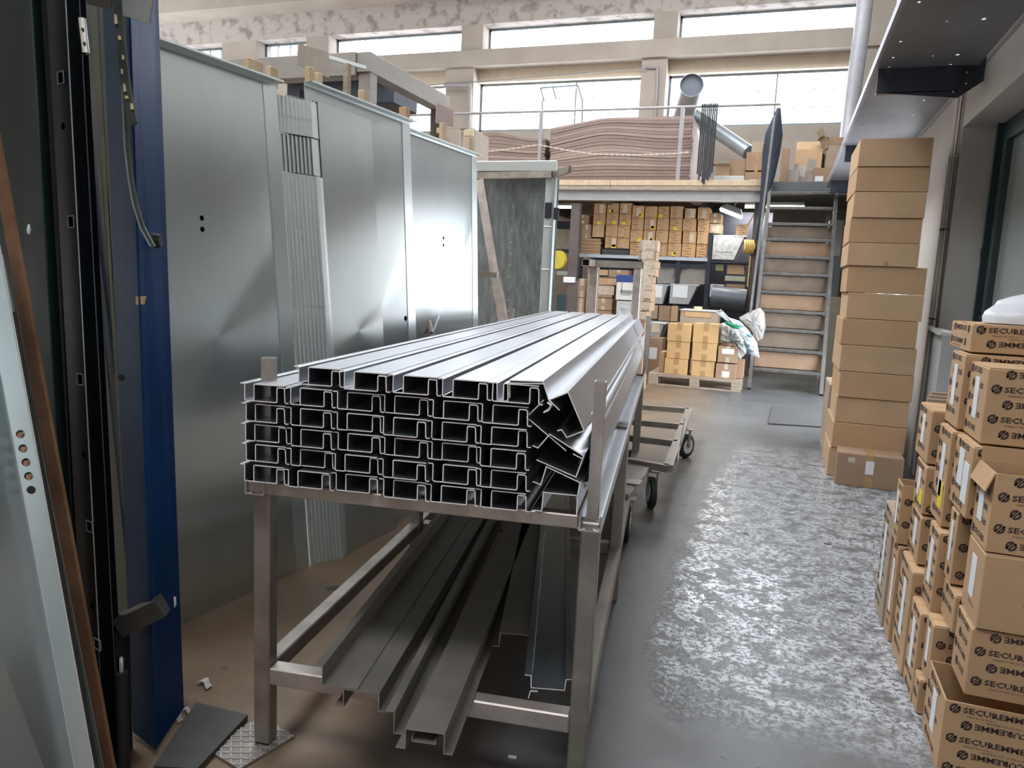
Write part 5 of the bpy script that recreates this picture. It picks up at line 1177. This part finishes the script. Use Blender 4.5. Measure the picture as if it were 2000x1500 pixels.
# crate behind with white top
ck = thing('parts_crate', 'crate with white sheet lid and bundled printed card inside, behind the pallet', 'crate', (P(1360, 610, Y=Yp+.6).x, Yp+.9, 0))
xa_, xb_ = P(1325, 610, Y=Yp+.6).x, P(1400, 610, Y=Yp+.6).x; zc1 = P(1360, 607, Y=Yp+.6).z
MB().box(xa_, xb_, Yp+.86, Yp+1.4, 0, zc1-.012).build('body', card_side, ck); MB().box(xa_-.02, xb_+.03, Yp+.84, Yp+1.45, zc1-.011, zc1, b=.003).build('lid', mat('grey_white_board', (.55, .54, .52), .6), ck)
MB().box(xa_+.07, xb_-.1, Yp+.85, Yp+.862, zc1-.10, zc1-.03).build('printed_card', mat('orange_cardboard', (0, 0, 0)), ck)
tr_ = P(1363, 606, Y=Yp+1.0); MB().pipe((tr_.x, Yp+1.0, zc1+.002), (tr_.x, Yp+1.0, zc1+.052), .062, .04, 20).build('tape_roll', mat('cream_tape', (.66, .60, .38), .5), None, 'roll of cream packing tape lying on the crate lid', smooth=True, cat='tape roll')
# bags
def bag(name, label, pts, Y, dep, m, seed, cat='bag'):
    "soft closed bag: outline picked on the plane Y, inflated with folds"
    c = [P(*c4(x, y), Y=Y) for x, y in pts]; n = len(c); cen = sum(c, Vector())/n; r_ = random.Random(seed); vs = []; fs = []; Rg = 5
    for s_ in (-1, 1):
        for k in range(Rg):
            f = k/Rg
            for i in range(n*3):
                a = c[i//3].lerp(c[(i//3+1) % n], (i % 3)/3); p = a.lerp(cen, f)
                h_ = dep*math.sqrt(max(0, 1-(1-f)**2))*(1+.25*math.sin(i*2.4+seed+k)+r_.uniform(-.12, .12)) if k else 0
                vs.append(Vector((p.x, Y+.12+s_*h_*(.9 if s_ < 0 else .6), p.z)))
        vs.append(Vector((cen.x, Y+.12+s_*dep, cen.z)))
    m3 = n*3; blk = m3*Rg+1
    for b_i in range(2):
        o = b_i*blk
        for k in range(Rg-1):
            for i in range(m3): fs.append((o+k*m3+i, o+k*m3+(i+1) % m3, o+(k+1)*m3+(i+1) % m3, o+(k+1)*m3+i))
        for i in range(m3): fs.append((o+(Rg-1)*m3+i, o+(Rg-1)*m3+(i+1) % m3, o+blk-1))
    return MB().add(vs, fs).build(name, m, None, label, smooth=True, cat=cat)
bag('grey_bag', 'big light grey plastic bag slumped on the right of the pallet', [(760, 690), (830, 680), (930, 760), (985, 850), (985, 960), (930, 1015), (915, 900), (850, 870), (745, 870), (740, 790)], Yp+.02, .13, mat('light_grey_film', (.42, .42, .40), .35, 0, .12, 6, bump=.6, bscale=14), 2)
bag('printed_film', 'white and green printed plastic film draped over the grey bag', [(705, 590), (760, 565), (830, 640), (930, 670), (1010, 760), (1080, 860), (1105, 1000), (1000, 965), (985, 850), (930, 750), (850, 700), (740, 620)], Yp-.16, .04, mat('white_green_film', (.52, .55, .56), .35, 0, scale=5, col2=(.10, .17, .18), lo=.50, hi=.56, stretch=(1, 1, 1.6)), 4, 'plastic film')
bag('green_band', 'bright green rolled band in the middle of the printed film', [(790, 672), (850, 690), (930, 715), (925, 745), (870, 740), (800, 700)], Yp-.24, .02, mat('green_film', (.02, .22, .10), .4), 5, 'plastic film')
tb = bag('clear_bag', 'transparent crumpled plastic bag leaning on the first treads of the ladder', [(1010, 590), (1110, 550), (1150, 600), (1158, 730), (1130, 830), (1090, 850), (1020, 740), (930, 660), (920, 640)], Yp+.25, .08, mat('clear_film', (.62, .60, .58), .2, 0, .1, 12, bump=.7, bscale=20, alpha=.45), 8)
# rubber mat on the floor
m0, m1, m2, m3_ = P(1500, 829, Z=0), P(1509, 796, Z=0), P(1612, 798, Z=0), P(1612, 836, Z=0)
MB().hexa([m0+UPZ*.001, m3_+UPZ*.001, m2+UPZ*.001, m1+UPZ*.001, m0+UPZ*.014, m3_+UPZ*.014, m2+UPZ*.014, m1+UPZ*.014]).build('floor_mat', mat('dark_studded_rubber', (.06, .06, .06), .7, 0, .2, 40, bump=.6, bscale=60), None, 'dark rubber mat on the floor in front of the ladder', cat='mat')
# grey machine parts between ladder and stack
pbox((1617, 430, 1645, 501), 13.6, .4, 'grey_box', 'pale grey machine casing between the ladder and the tall carton stack, upper one', mat('pale_machine_grey', (.42, .44, .42), .5), 'machine')
pbox((1620, 502, 1642, 545), 13.6, .4, 'teal_box', 'grey-green casing between the ladder and the carton stack, in the middle', mat('machine_green_grey', (.16, .20, .21), .5), 'machine', zbase=0)
pbox((1612, 580, 1640, 626), 13.2, .5, 'beige_box', 'beige panel low between the ladder and the carton stack', mat('beige_cabinet', (0, 0, 0)), 'machine', zbase=0)
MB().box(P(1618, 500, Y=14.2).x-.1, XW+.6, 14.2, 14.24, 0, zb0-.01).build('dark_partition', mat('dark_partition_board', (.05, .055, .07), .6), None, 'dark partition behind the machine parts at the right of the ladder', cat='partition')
MB().box(X_(1130, 500), X_(1500, 500), 14.15, 14.18, 0, zb0-.01).build('shade_backing', mat('dark_blue_backing', (.05, .06, .10), .6), None, 'dark blue backing added for the shade behind the shelving under the platform', cat='partition')  # added dark sheet stands for the unlit depth under the platform
# upper structures at the left, beyond the sheets -------------------------
g0 = P(716, 117, Y=6.2); gy = P(872, 192, X=g0.x)
gn = thing('machine_gantry', 'grey steel gantry of box beams rising behind the galvanised sheets', 'gantry', (g0.x, g0.y, 0))
gm = mat('warm_grey_steel_paint', (.28, .26, .235), .55, .1, .08)
MB().box(g0.x-.10, g0.x+.04, g0.y, gy.y, g0.z-.10, g0.z+.07, b=.004).build('long_beam', gm, gn)
MB().box(g0.x-2.6, g0.x-.101, g0.y-.02, g0.y+.14, g0.z-.13, g0.z+.07, b=.004).build('cross_beam', gm, gn)
MB().box(g0.x-.09, g0.x+.03, g0.y+.02, g0.y+.14, 0, g0.z-.101).build('column', gm, gn); MB().box(g0.x-.09, g0.x+.03, gy.y-.2, gy.y-.06, 0, g0.z-.101).build('column', brown_beam, gn)
MB().box(g0.x-.9, g0.x-.55, g0.y+.3, gy.y-1, g0.z-.42, g0.z-.22).build('lower_beam', gm, gn)
MB().box(g0.x-.55, g0.x-.10, g0.y+1.0, gy.y-1.6, g0.z-.55, g0.z-.42).build('motor_tray', dark_blue_steel, gn)
ma, mb2 = P(560, 128, Y=8.0), P(768, 205, Y=8.0)
MB().box(ma.x, mb2.x, 8.0, 8.6, P(660, 205, Y=8).z, P(660, 142, Y=8).z, b=.01).build('machine_head', mat('dark_machine_blue', (.03, .035, .05), .5), gn)
MB().box(ma.x, mb2.x-.1, 7.9, 7.99, P(660, 160, Y=8).z, P(660, 140, Y=8).z, b=.01).build('guard_plate', gm, gn)
MB().rtube((g0.x-.30, g0.y-.3, g0.z-.02), (g0.x+.02, g0.y-.04, g0.z-.08), .03, .03, .003).build('stop_bar', galv_edge, gn)
q_ = P(893, 160, Y=YB-.5)
tubething('drain_pipe', 'grey pipe bracket on the left column of the lower windows', 'pipe', [P(868, 166, Y=YB-.55), P(918, 166, Y=YB-.55), P(918, 172, Y=YB-.55), P(916, 255, Y=YB-.55)], .045, pipe_m)
tubething('drain_pipe', 'thin grey pipe down the middle column of the lower windows', 'pipe', [P(1262, 132, Y=YB-.405), P(1284, 133, Y=YB-.405), P(1284, 160, Y=YB-.405), P(1279, 245, Y=YB-.405)], .028, pipe_m)
tubething('drain_pipe', 'thick grey down pipe at the right end of the window wall', 'pipe', [P(1697, -60, Y=14.8), P(1683, 60, Y=14.8), P(1665, 190, Y=14.8), P(1655, 270, Y=14.8), P(1640, 300, Y=14.6)], .13, mat('grey_down_pipe', (.36, .35, .38), .5, .2, .1), 16)

# open hopper sash in the left lower window
Yh = YB+.1
vs_ = thing('open_vent', 'thin open vent sash tilted out of the left lower window', 'window', tuple(P(1095, 200, Y=Yh)))
q4 = [P(1056, 172, Y=Yh-.25), P(1129, 167, Y=Yh-.25), P(1138, 196, Y=Yh), P(1063, 196, Y=Yh)]
for a, b in ((q4[0], q4[1]), (q4[1], q4[2]), (q4[3], q4[0]), (q4[0].lerp(q4[1], .33), q4[0].lerp(q4[1], .33).lerp(q4[3].lerp(q4[2], .33), .9))): MB().bar(a, b, .03, .03).build('frame_bar', winframe, vs_)
for x in (1060, 1138): MB().bar(P(x, 196, Y=Yh-.02), P(x-1, 240, Y=Yh-.02), .035, .035).build('frame_bar', winframe, vs_)
# sagging cable along the lintel and brackets
tubething('cable', 'thin cable strung along the lintel over the left lower window', 'cable', [P(x, y, Y=YB-.46) for x, y in ((780, 172), (880, 163), (1000, 155), (1080, 148), (1262, 133))], .012, mat('grey_cable', (0, 0, 0)), 6)
# cartons and slats standing behind the far galvanised sheet
for i, (px, Y_, lb) in enumerate((((868, 252, 895, 300), 7.6, 'grey-brown carton behind the far sheet, left of the pale slat'), ((893, 255, 928, 305), 7.9, 'grey-brown carton behind the far sheet, by its far top corner'))):
    carton_px(Y_, px, .4, lb, m=mat('grey_brown_card', (0, 0, 0)), zbase=0)
for i, (px, Y_) in enumerate((((852, 249, 868, 260), 7.5), ((906, 253, 924, 266), 7.7))):
    pbox(px, Y_, .03, 'note_card', ('pale yellow card tag on a slat, left one above the far sheet', 'pale yellow card tag on a slat, right one above the far sheet')[i], mat('pale_yellow_card', (.62, .52, .34), .8), 'card')
    pbox(((px[0]+px[2])/2-2, px[3], (px[0]+px[2])/2+2, px[3]+50), Y_+.01, .02, 'wooden_slat', ('thin slat under the left yellow tag', 'thin slat under the right yellow tag')[i]+' above the far sheet', wood, 'slat', zbase=0)
# ------------------------------------------------------------------ tall frames and sheets crowded at the left
def edge(p_top, p_bot, Y):
    "line through two picks on the plane Y, run down to the floor; returns f(z)"
    a, b = P(*p_top, Y=Y), P(*p_bot, Y=Y)
    return lambda z: b + (a-b)*((z-b.z)/(a.z-b.z))
def upright(name, mb_edges, z0, z1, m, parent=None, label=None, t=.003, **k):
    "strip between two edge functions"
    e0, e1 = mb_edges; n = (e1(z0)-e0(z0)).cross(e0(z1)-e0(z0)).normalized()*t
    a = [e0(z0), e1(z0), e1(z1), e0(z1)]; return MB().hexa([a[0], a[1], a[1]-n, a[0]-n, a[3], a[2], a[2]-n, a[3]-n]).build(name, m, parent, label, **k)
blue_m = mat('glossy_blue_paint', (.001, .024, .10), .45, 0, scale=3, col2=(.002, .040, .15), lo=.3, hi=.7, bump=.1, bscale=30, spec=.05)
bluegrey = mat('shaded_blue_paint', (.010, .030, .075), .5, 0, scale=5, col2=(.025, .062, .105), lo=.35, hi=.7, spec=.1)  # same blue frame, the front flange's shade put into the colour
b_l = edge((200, 0), (256, 1350), 1.62); b_m = edge((252, 0), (300, 1350), 1.58); b_r = edge((309, 0), (358, 1350), 1.78)
bf = thing('blue_frame', 'tall glossy blue folded steel frame standing at the left beside the first galvanised sheet', 'steel frame', tuple(b_m(0)))
upright('front_flange', (b_l, b_m), .02, 2.35, bluegrey, bf); upright('side_web', (b_m, b_r), .02, 2.35, blue_m, bf)
e2 = lambda z: b_r(z)+Vector((-.12, .05, 0)); upright('back_flange', (b_r, e2), .02, 2.35, blue_m, bf)
c_ = P(306, 470, Y=1.69); MB().tube([c_+Vector((-.02, -.02, 0)), c_+Vector((.02, -.004, 0))], [.025, .018], 8).build('melted_patch', rubber, bf)
for (x, y, Y_) in ((272, 587, 1.60), ): 
    c_ = P(x, y, Y=Y_-.02); MB().hexa([c_+Vector((-.013, .0, -.012)), c_+Vector((.012, .004, -.01)), c_+Vector((.012, .006, -.01)), c_+Vector((-.013, .002, -.012)), c_+Vector((-.012, 0, .010)), c_+Vector((.02, .004, .013)), c_+Vector((.02, .006, .013)), c_+Vector((-.012, .002, .010))]).build('torn_tape', card2, bf)
c_ = P(239, 737, Y=1.585); MB().tube([c_, c_+Vector((.0, -.006, 0))], .009, 14).build('plug', rubber, bf)
c_ = P(344, 1166, Y=1.74); MB().add([c_, c_+Vector((.01, -.01, -.02)), c_+Vector((.004, -.012, -.03)), c_+Vector((-.004, -.006, .004))], [(0, 1, 2, 3)]).build('paint_chip', paper, bf)
# pale galvanised lengths between the blue and the black frame
ol = edge((180, 30), (236, 850), 1.66); orr = edge((193, 30), (231, 850), 1.68)
upright('olive_strip', (edge((178, 20), (222, 640), 1.66), edge((192, 20), (226, 640), 1.66)), .02, 2.3, mat('olive_grey_paint', (.16, .18, .14), .45, .2, .1), None, 'tall olive-grey strip standing between the black and the blue frame', cat='steel strip')
upright('galvanised_strip', (edge((160, 240), (238, 1020), 1.70), edge((178, 240), (262, 1020), 1.72)), .02, 2.0, galv, None, 'galvanised strip leaning in the gap between black and blue frames', cat='steel strip')
upright('gap_backing', (edge((120, 0), (170, 1500), 1.84), edge((298, 0), (343, 1500), 1.86)), .0, 2.3, mat('dark_gap_backing', (.12, .13, .13), .5, .7, .1), None, 'dull dark backing sheet added to darken the gap behind the blue and black frames', cat='sheet metal')  # added so the bright far wall does not show through the gap
# black frame with cut-outs
k_l = edge((95, 0), (168, 1500), 1.46); k_m = edge((128, 0), (206, 1500), 1.43); k_r = edge((166, 0), (246, 1500), 1.56)
blackm = mat('charcoal_powder_coat', (.006, .007, .010), .5, 0, .1, spec=.08); blackm2 = mat('black_powder_coat', (.003, .004, .005), .5, 0, .1, spec=.08)
kf = thing('black_door_frame', 'charcoal steel door frame with square cut-outs and a chrome hinge at the left', 'steel frame', tuple(k_m(0)))
a, b = k_l(0), k_m(0); u_ = (k_m(1.4)-k_l(1.4)).normalized(); v_ = (k_m(2)-k_m(0)).normalized(); n_ = u_.cross(v_).normalized(); u_ = v_.cross(n_).normalized()
wf_ = (k_m(1.4)-k_l(1.4)).length
def loc_on(o, x, y):
    r_ = ray(x, y); oo = Vector((0, 0, EYE)); k = (o-oo).dot(n_)/r_.dot(n_); p = oo+r_*k-o; return p.dot(u_), p.dot(v_)
org = k_m(0)-u_*wf_; hol = []; frames_ = []
for (x, y) in ((120, 152), (140, 433), (158, 741), (176, 1028), (191, 1258)):
    cx, cy = loc_on(org, x, y); hol.append(rect(cx-.0145, cx+.0145, cy-.0125, cy+.0125)); frames_.append((cx, cy))
for (x, y) in ((124, 247), (164, 888), (181, 1184)):
    cx, cy = loc_on(org, x, y); hol.append(circ(cx, cy, .0105, 14, .009))
plate('punched_face', rect(0, wf_, .01, 2.4), hol, org, u_, v_, .002, blackm, kf)
for cx, cy in frames_:
    o = org+u_*cx+v_*cy; mb = MB()
    for (p0, p1) in (((-.0165, -.014), (.0165, -.014)), ((-.0165, .014), (.0165, .014)), ((-.016, -.014), (-.016, .014)), ((.016, -.014), (.016, .014))):
        mb.bar(o+u_*p0[0]+v_*p0[1]+n_*.001, o+u_*p1[0]+v_*p1[1]+n_*.001, .0025, .004, up=tuple(n_))
    mb.build('cutout_rim', mat('dark_grey_rim', (.22, .22, .22), .5), kf)
upright('side_face', (k_m, k_r), .01, 2.4, blackm2, kf)
k_b = lambda z: k_l(z)+Vector((-.08, .05, 0)); upright('cutout_backing', (k_b, k_r), .01, 2.4, blackm2, kf)  # black backing added to keep the cut-outs dark
s0 = lambda z: k_m(z)+Vector((0, -.001, 0)); MB().bar(k_m(.01), k_m(2.4), .0022, .0022).build('bright_edge', galv_edge, kf)
m1 = lambda z: k_m(z).lerp(k_r(z), .72)+n_*.002; MB().bar(m1(.01), m1(2.4), .0035, .003).build('bright_edge', mat('dull_edge', (.22, .23, .25), .4, .4), kf)
h0, h1 = P(160, 37, Y=1.44), P(168, 105, Y=1.44)
hg = MB().tube([h1, h0], .0105, 14).build('hinge', mat('chrome', (.8, .8, .82), .12, 1, 0), kf, smooth=True); 
for f in (.35, .75): c_ = h0.lerp(h1, f)+Vector((.008, -.008, 0)); MB().tube([c_, c_+Vector((.003, -.004, 0))], .0035, 8).build('set_screw', rubber, hg)
# groove profiles between green panel and black frame
upright('grey_channel', (edge((80, 45), (150, 1500), 1.47), edge((94, 45), (166, 1500), 1.47)), .01, 2.1, mat('dark_grey_channel', (.03, .036, .04), .5, .1, spec=.3), None, 'narrow dark grey channel left of the charcoal frame', cat='steel strip')
# dark green panel
grn = mat('scuffed_dark_green_paint', (.005, .012, .010), .45, 0, scale=4, col2=(.022, .028, .027), lo=.48, hi=.72, rvar=.08, spec=.1)
g_l = edge((-60, 0), (60, 1500), 1.40); g_m = edge((62, 0), (150, 1500), 1.36); g_r = edge((80, 0), (168, 1500), 1.44)
gp_ = thing('dark_green_panel', 'tall scuffed dark green steel panel with white paint drip at the far left', 'steel panel', tuple(g_m(0)))
upright('face', (g_l, g_m), .01, 2.4, grn, gp_); upright('side_fold', (g_m, g_r), .01, 2.4, mat('dark_green_fold', (.014, .04, .034), .35, .1), gp_)
c_ = P(57, 448, Y=1.352); MB().tube([c_+Vector((0, 0, .012)), c_, c_+Vector((0, -.001, -.011))], [.002, .005, .003], 8).build('paint_drip', paper, gp_, smooth=True)
# rusty flat bar
rust = mat('rusty_steel', (.16, .075, .035), .7, .2, scale=6, col2=(.30, .16, .09), lo=.35, hi=.7, bump=.2, bscale=40)
r_l = edge((-5, 380), (195, 1500), 1.22); r_r = edge((16, 380), (221, 1500), 1.22)
upright('rusty_bar', (r_l, r_r), .01, 1.72, rust, None, 'rusty brown flat bar leaning in front of the dark green panel', t=.008, cat='steel bar')
# second grey sheet and the punched foreground sheet
q_l = edge((-90, 480), (150, 1500), 1.17); q_r = edge((2, 480), (202, 1500), 1.19)
upright('grey_sheet', (q_l, q_r), .01, 1.42, mat('matt_galvanised', (.30, .35, .36), .5, .6, .06), None, 'plain grey galvanised sheet just behind the punched one at the left edge', cat='sheet metal')
f_f = edge((0, 722), (146, 1500), 1.10); f_r = edge((0, 486), (183, 1500), 1.12); f_l = edge((-400, 722), (-260, 1500), 0.72)
fs_ = thing('punched_door_sheet', 'pale galvanised door sheet at the left edge with five round punched holes', 'sheet metal', tuple(f_r(0.01)))
fg_m = mat('satin_galvanised', (.50, .56, .57), .30, .85, .04, 3, rvar=.04)
upright('face', (f_l, f_f), .01, 1.9, fg_m, fs_, t=.0015)
A_, B_ = f_f(.02), f_f(1.9); v_ = (B_-A_).normalized(); u_ = (f_r(1.0)-f_f(1.0)); n_ = u_.cross(v_).normalized(); u_ = v_.cross(n_).normalized()
def q2(z): p = f_r(z)-A_; return (p.dot(u_), p.dot(v_))
hs_ = []
for (x, y) in ((40, 848), (45, 876), (51, 903), (56, 930), (61, 957)):
    cx, cy = loc_on(A_, x, y); hs_.append(circ(cx, cy, .0088, 18))
plate('hole_strip', [(0, 0), q2(.02), q2(1.9), (0, (B_-A_).length)], hs_, A_, u_, v_, .0015, mat('galvanised_fold_satin', (.60, .67, .68), .35, .8, .03), fs_)
MB().bar(f_r(.02)+n_*.0005, f_r(1.9)+n_*.0005, .002, .003).build('bright_edge', mat('white_edge', (.8, .85, .85), .4, .3), fs_)
MB().bar(f_f(.02)+n_*.001, f_f(1.9)+n_*.001, .0012, .0012).build('bright_edge', mat('white_edge', (0, 0, 0)), fs_)
for i, (x, y) in enumerate(((36, 848), (42, 876), (48, 903), (53, 930))):
    c_ = P(x+2, y+3, Y=1.15); MB().tube([c_+Vector((0, .02, 0)), c_+Vector((0, .0, 0))], .0068, 16).build('copper_plug', mat('copper_pink', (.62, .38, .28), .5, .2, .05), fs_)
upright('added_dark_strip', (edge((-10, 780), (110, 1500), 1.165), edge((60, 780), (190, 1500), 1.165)), .02, 1.3, rubber, None, 'black backing strip added to darken the five punched holes', cat='steel strip')  # added dark background that makes the holes look shaded
# hanging gasket strips
gm_ = mat('dark_rubber_gasket', (.05, .06, .055), .5, 0, .2, 10)
pts = [P(x, y, Y=1.52+.0) for x, y in ((229, -60), (232, 20), (238, 90), (244, 150), (252, 200), (262, 242))]
o = thing('gasket_strip', 'broad dark rubber gasket strip with yellow foam scraps, hanging free at the top left', 'rubber strip', tuple(pts[-1]))
mb = MB()
for a, b in zip(pts[:-1], pts[1:]): mb.bar(a-(b-a)*.03, b+(b-a)*.03, .025, .006, up=(0, -1, .1))
mb.build('strip', gm_, o)
for i, (x, y, w_, h_) in enumerate(((226, 38, .007, .022), (233, 74, .007, .009), (240, 112, .005, .011), (238, 140, .004, .012), (243, 172, .006, .018), (247, 190, .008, .007), (257, 208, .007, .014))):
    c_ = P(x, y, Y=1.514); MB().hexa([c_+Vector((-w_*.4, -.001, -h_*.5)), c_+Vector((w_*.7, -.001, -h_*.45)), c_+Vector((w_*.7, .002, -h_*.45)), c_+Vector((-w_*.4, .002, -h_*.5)), c_+Vector((-w_*.5, -.001, h_*.6)), c_+Vector((w_*.3, -.001, h_*.5)), c_+Vector((w_*.3, .002, h_*.5)), c_+Vector((-w_*.5, .002, h_*.6))]).build('foam_scrap', mat('yellow_foam', (.62, .50, .28), .9), o)
pts = [P(x, y, Y=1.545) for x, y in ((240, 0), (243, 100), (246, 200), (250, 290), (257, 350), (266, 400), (280, 445), (300, 482))]
mb = MB()
for a, b in zip(pts[:-1], pts[1:]): mb.bar(a-(b-a)*.03, b+(b-a)*.03, .010, .006, up=(0, -1, .1))
o2 = thing('gasket_strip', 'long thin curved gasket strip hanging down the front of the blue frame', 'rubber strip', tuple(pts[-1])); mb.build('strip', gm_, o2)
mb = MB(); off = Vector((-.006, -.004, 0))
for a, b in zip(pts[:-1], pts[1:]): mb.bar(a+off, b+off, .003, .004, up=(0, -1, .1))
mb.build('grey_lip', mat('grey_gasket_lip', (.25, .28, .27), .45), o2)
# torn plate and dark roll at the very top
c0 = [P(x, y, Y=1.50) for x, y in ((236, -40), (304, -40), (291, 46), (240, 30))]
MB().hexa([c+Vector((0, .003, 0)) for c in c0]+c0).build('torn_sheet', mat('grey_plaster_sheet', (.22, .23, .22), .7, 0, .1), None, 'grey torn-edged plate across the top of the blue frame', cat='plate')
c0 = [P(x, y, Y=1.44) for x, y in ((150, -40), (222, -40), (216, 17), (170, 8))]
MB().hexa([c+Vector((0, .003, 0)) for c in c0]+c0).build('dark_sheet', mat('brown_black_sheet', (.03, .026, .022), .6), None, 'dark plate end across the top between black and blue frames', cat='plate')
# low bits near the floor
a, b = P(236, 1222, Y=1.55), P(318, 1182, Y=1.60)
bk = thing('angle_bracket', 'dirty grey steel box arm poking out across the foot of the blue frame', 'bracket', (a.x, a.y, 0))
MB().bar(a, b, .05, .055).build('arm', mat('dirty_grey_steel', (.05, .045, .04), .6, .3, .2), bk); MB().box(a.x-.02, a.x+.0, a.y-.02, a.y+.03, .0, a.z).build('support', rubber, bk)
c_ = P(236, 1300, Y=1.50); pn = thing('steel_pin', 'chrome pin in a black sleeve standing at the foot of the charcoal frame', 'pin', (c_.x, c_.y, 0))
MB().tube([(c_.x, c_.y, c_.z-.02), (c_.x, c_.y, c_.z+.02), (c_.x, c_.y, c_.z+.028)], [.009, .009, .005], 12).build('pin', mat('chrome', (0, 0, 0)), pn, smooth=True)
MB().tube([(c_.x, c_.y, 0), (c_.x, c_.y, c_.z-.02)], .017, 12).build('sleeve', rubber, pn, smooth=True)
p_ = [P(x, y, Z=0) for x, y in ((300, 1510), (383, 1384), (484, 1408), (385, 1515))]
MB().hexa([q+UPZ*.001 for q in p_]+[q+UPZ*.022 for q in p_]).build('floor_plate', mat('dusty_dark_plate', (.055, .055, .05), .55, .2, .15, 8), None, 'dark dusty steel plate lying on the floor at the left of the rack', cat='plate')
for i, (x, y, s_, lb) in enumerate(((400, 1340, .035, 'curled whitish shaving on the floor beside the blue frame foot'), (345, 1405, .03, 'torn pale paper scrap at the corner of the dark floor plate'), (365, 1392, .02, 'second pale paper scrap near the dark floor plate'), (252, 1352, .03, 'cream foam scrap standing between black and blue frame feet'), (248, 1410, .035, 'cream foam strip low between the frame feet'))):
    p = P(x, y, Z=.0); n = 6; vs = []; rr_ = random.Random(i+20)
    for k in range(n):
        a = k/(n-1); 
        for s2 in (-1, 1): vs.append((p.x+s_*(a-.5)*1.6, p.y+s_*(.35*s2+.3*math.sin(a*5)), .003+s_*.35*abs(math.sin(a*3.1))+rr_.uniform(0, .004)))
    mb = MB().add(vs, [(2*k, 2*k+1, 2*k+3, 2*k+2) for k in range(n-1)])
    o = mb.build('scrap', mat('cream_scrap', (.50, .45, .36), .8) if i > 2 else mat('pale_scrap', (.45, .43, .40), .7), None, lb, cat='scrap'); md = o.modifiers.new('s', 'SOLIDIFY'); md.thickness = .002
# debris on the aisle floor
for i, (x, y, r_, lb, mm) in enumerate(((1716, 1231, .018, 'small white curved shard on the aisle floor beside the pile', paper), (1688, 1002, .015, 'tiny white crumb on the aisle floor before the carton stack', paper), (1000, 1482, .012, 'small white chip on the floor under the rack', paper), (1015, 1372, .016, 'cream splinter on the floor behind the lower cross beam', wood))):
    p = P(x, y, Z=0); MB().bar((p.x-r_, p.y, .004), (p.x+r_, p.y+r_*.4, .004), .007, .006).build('debris', mm, None, lb, cat='debris')
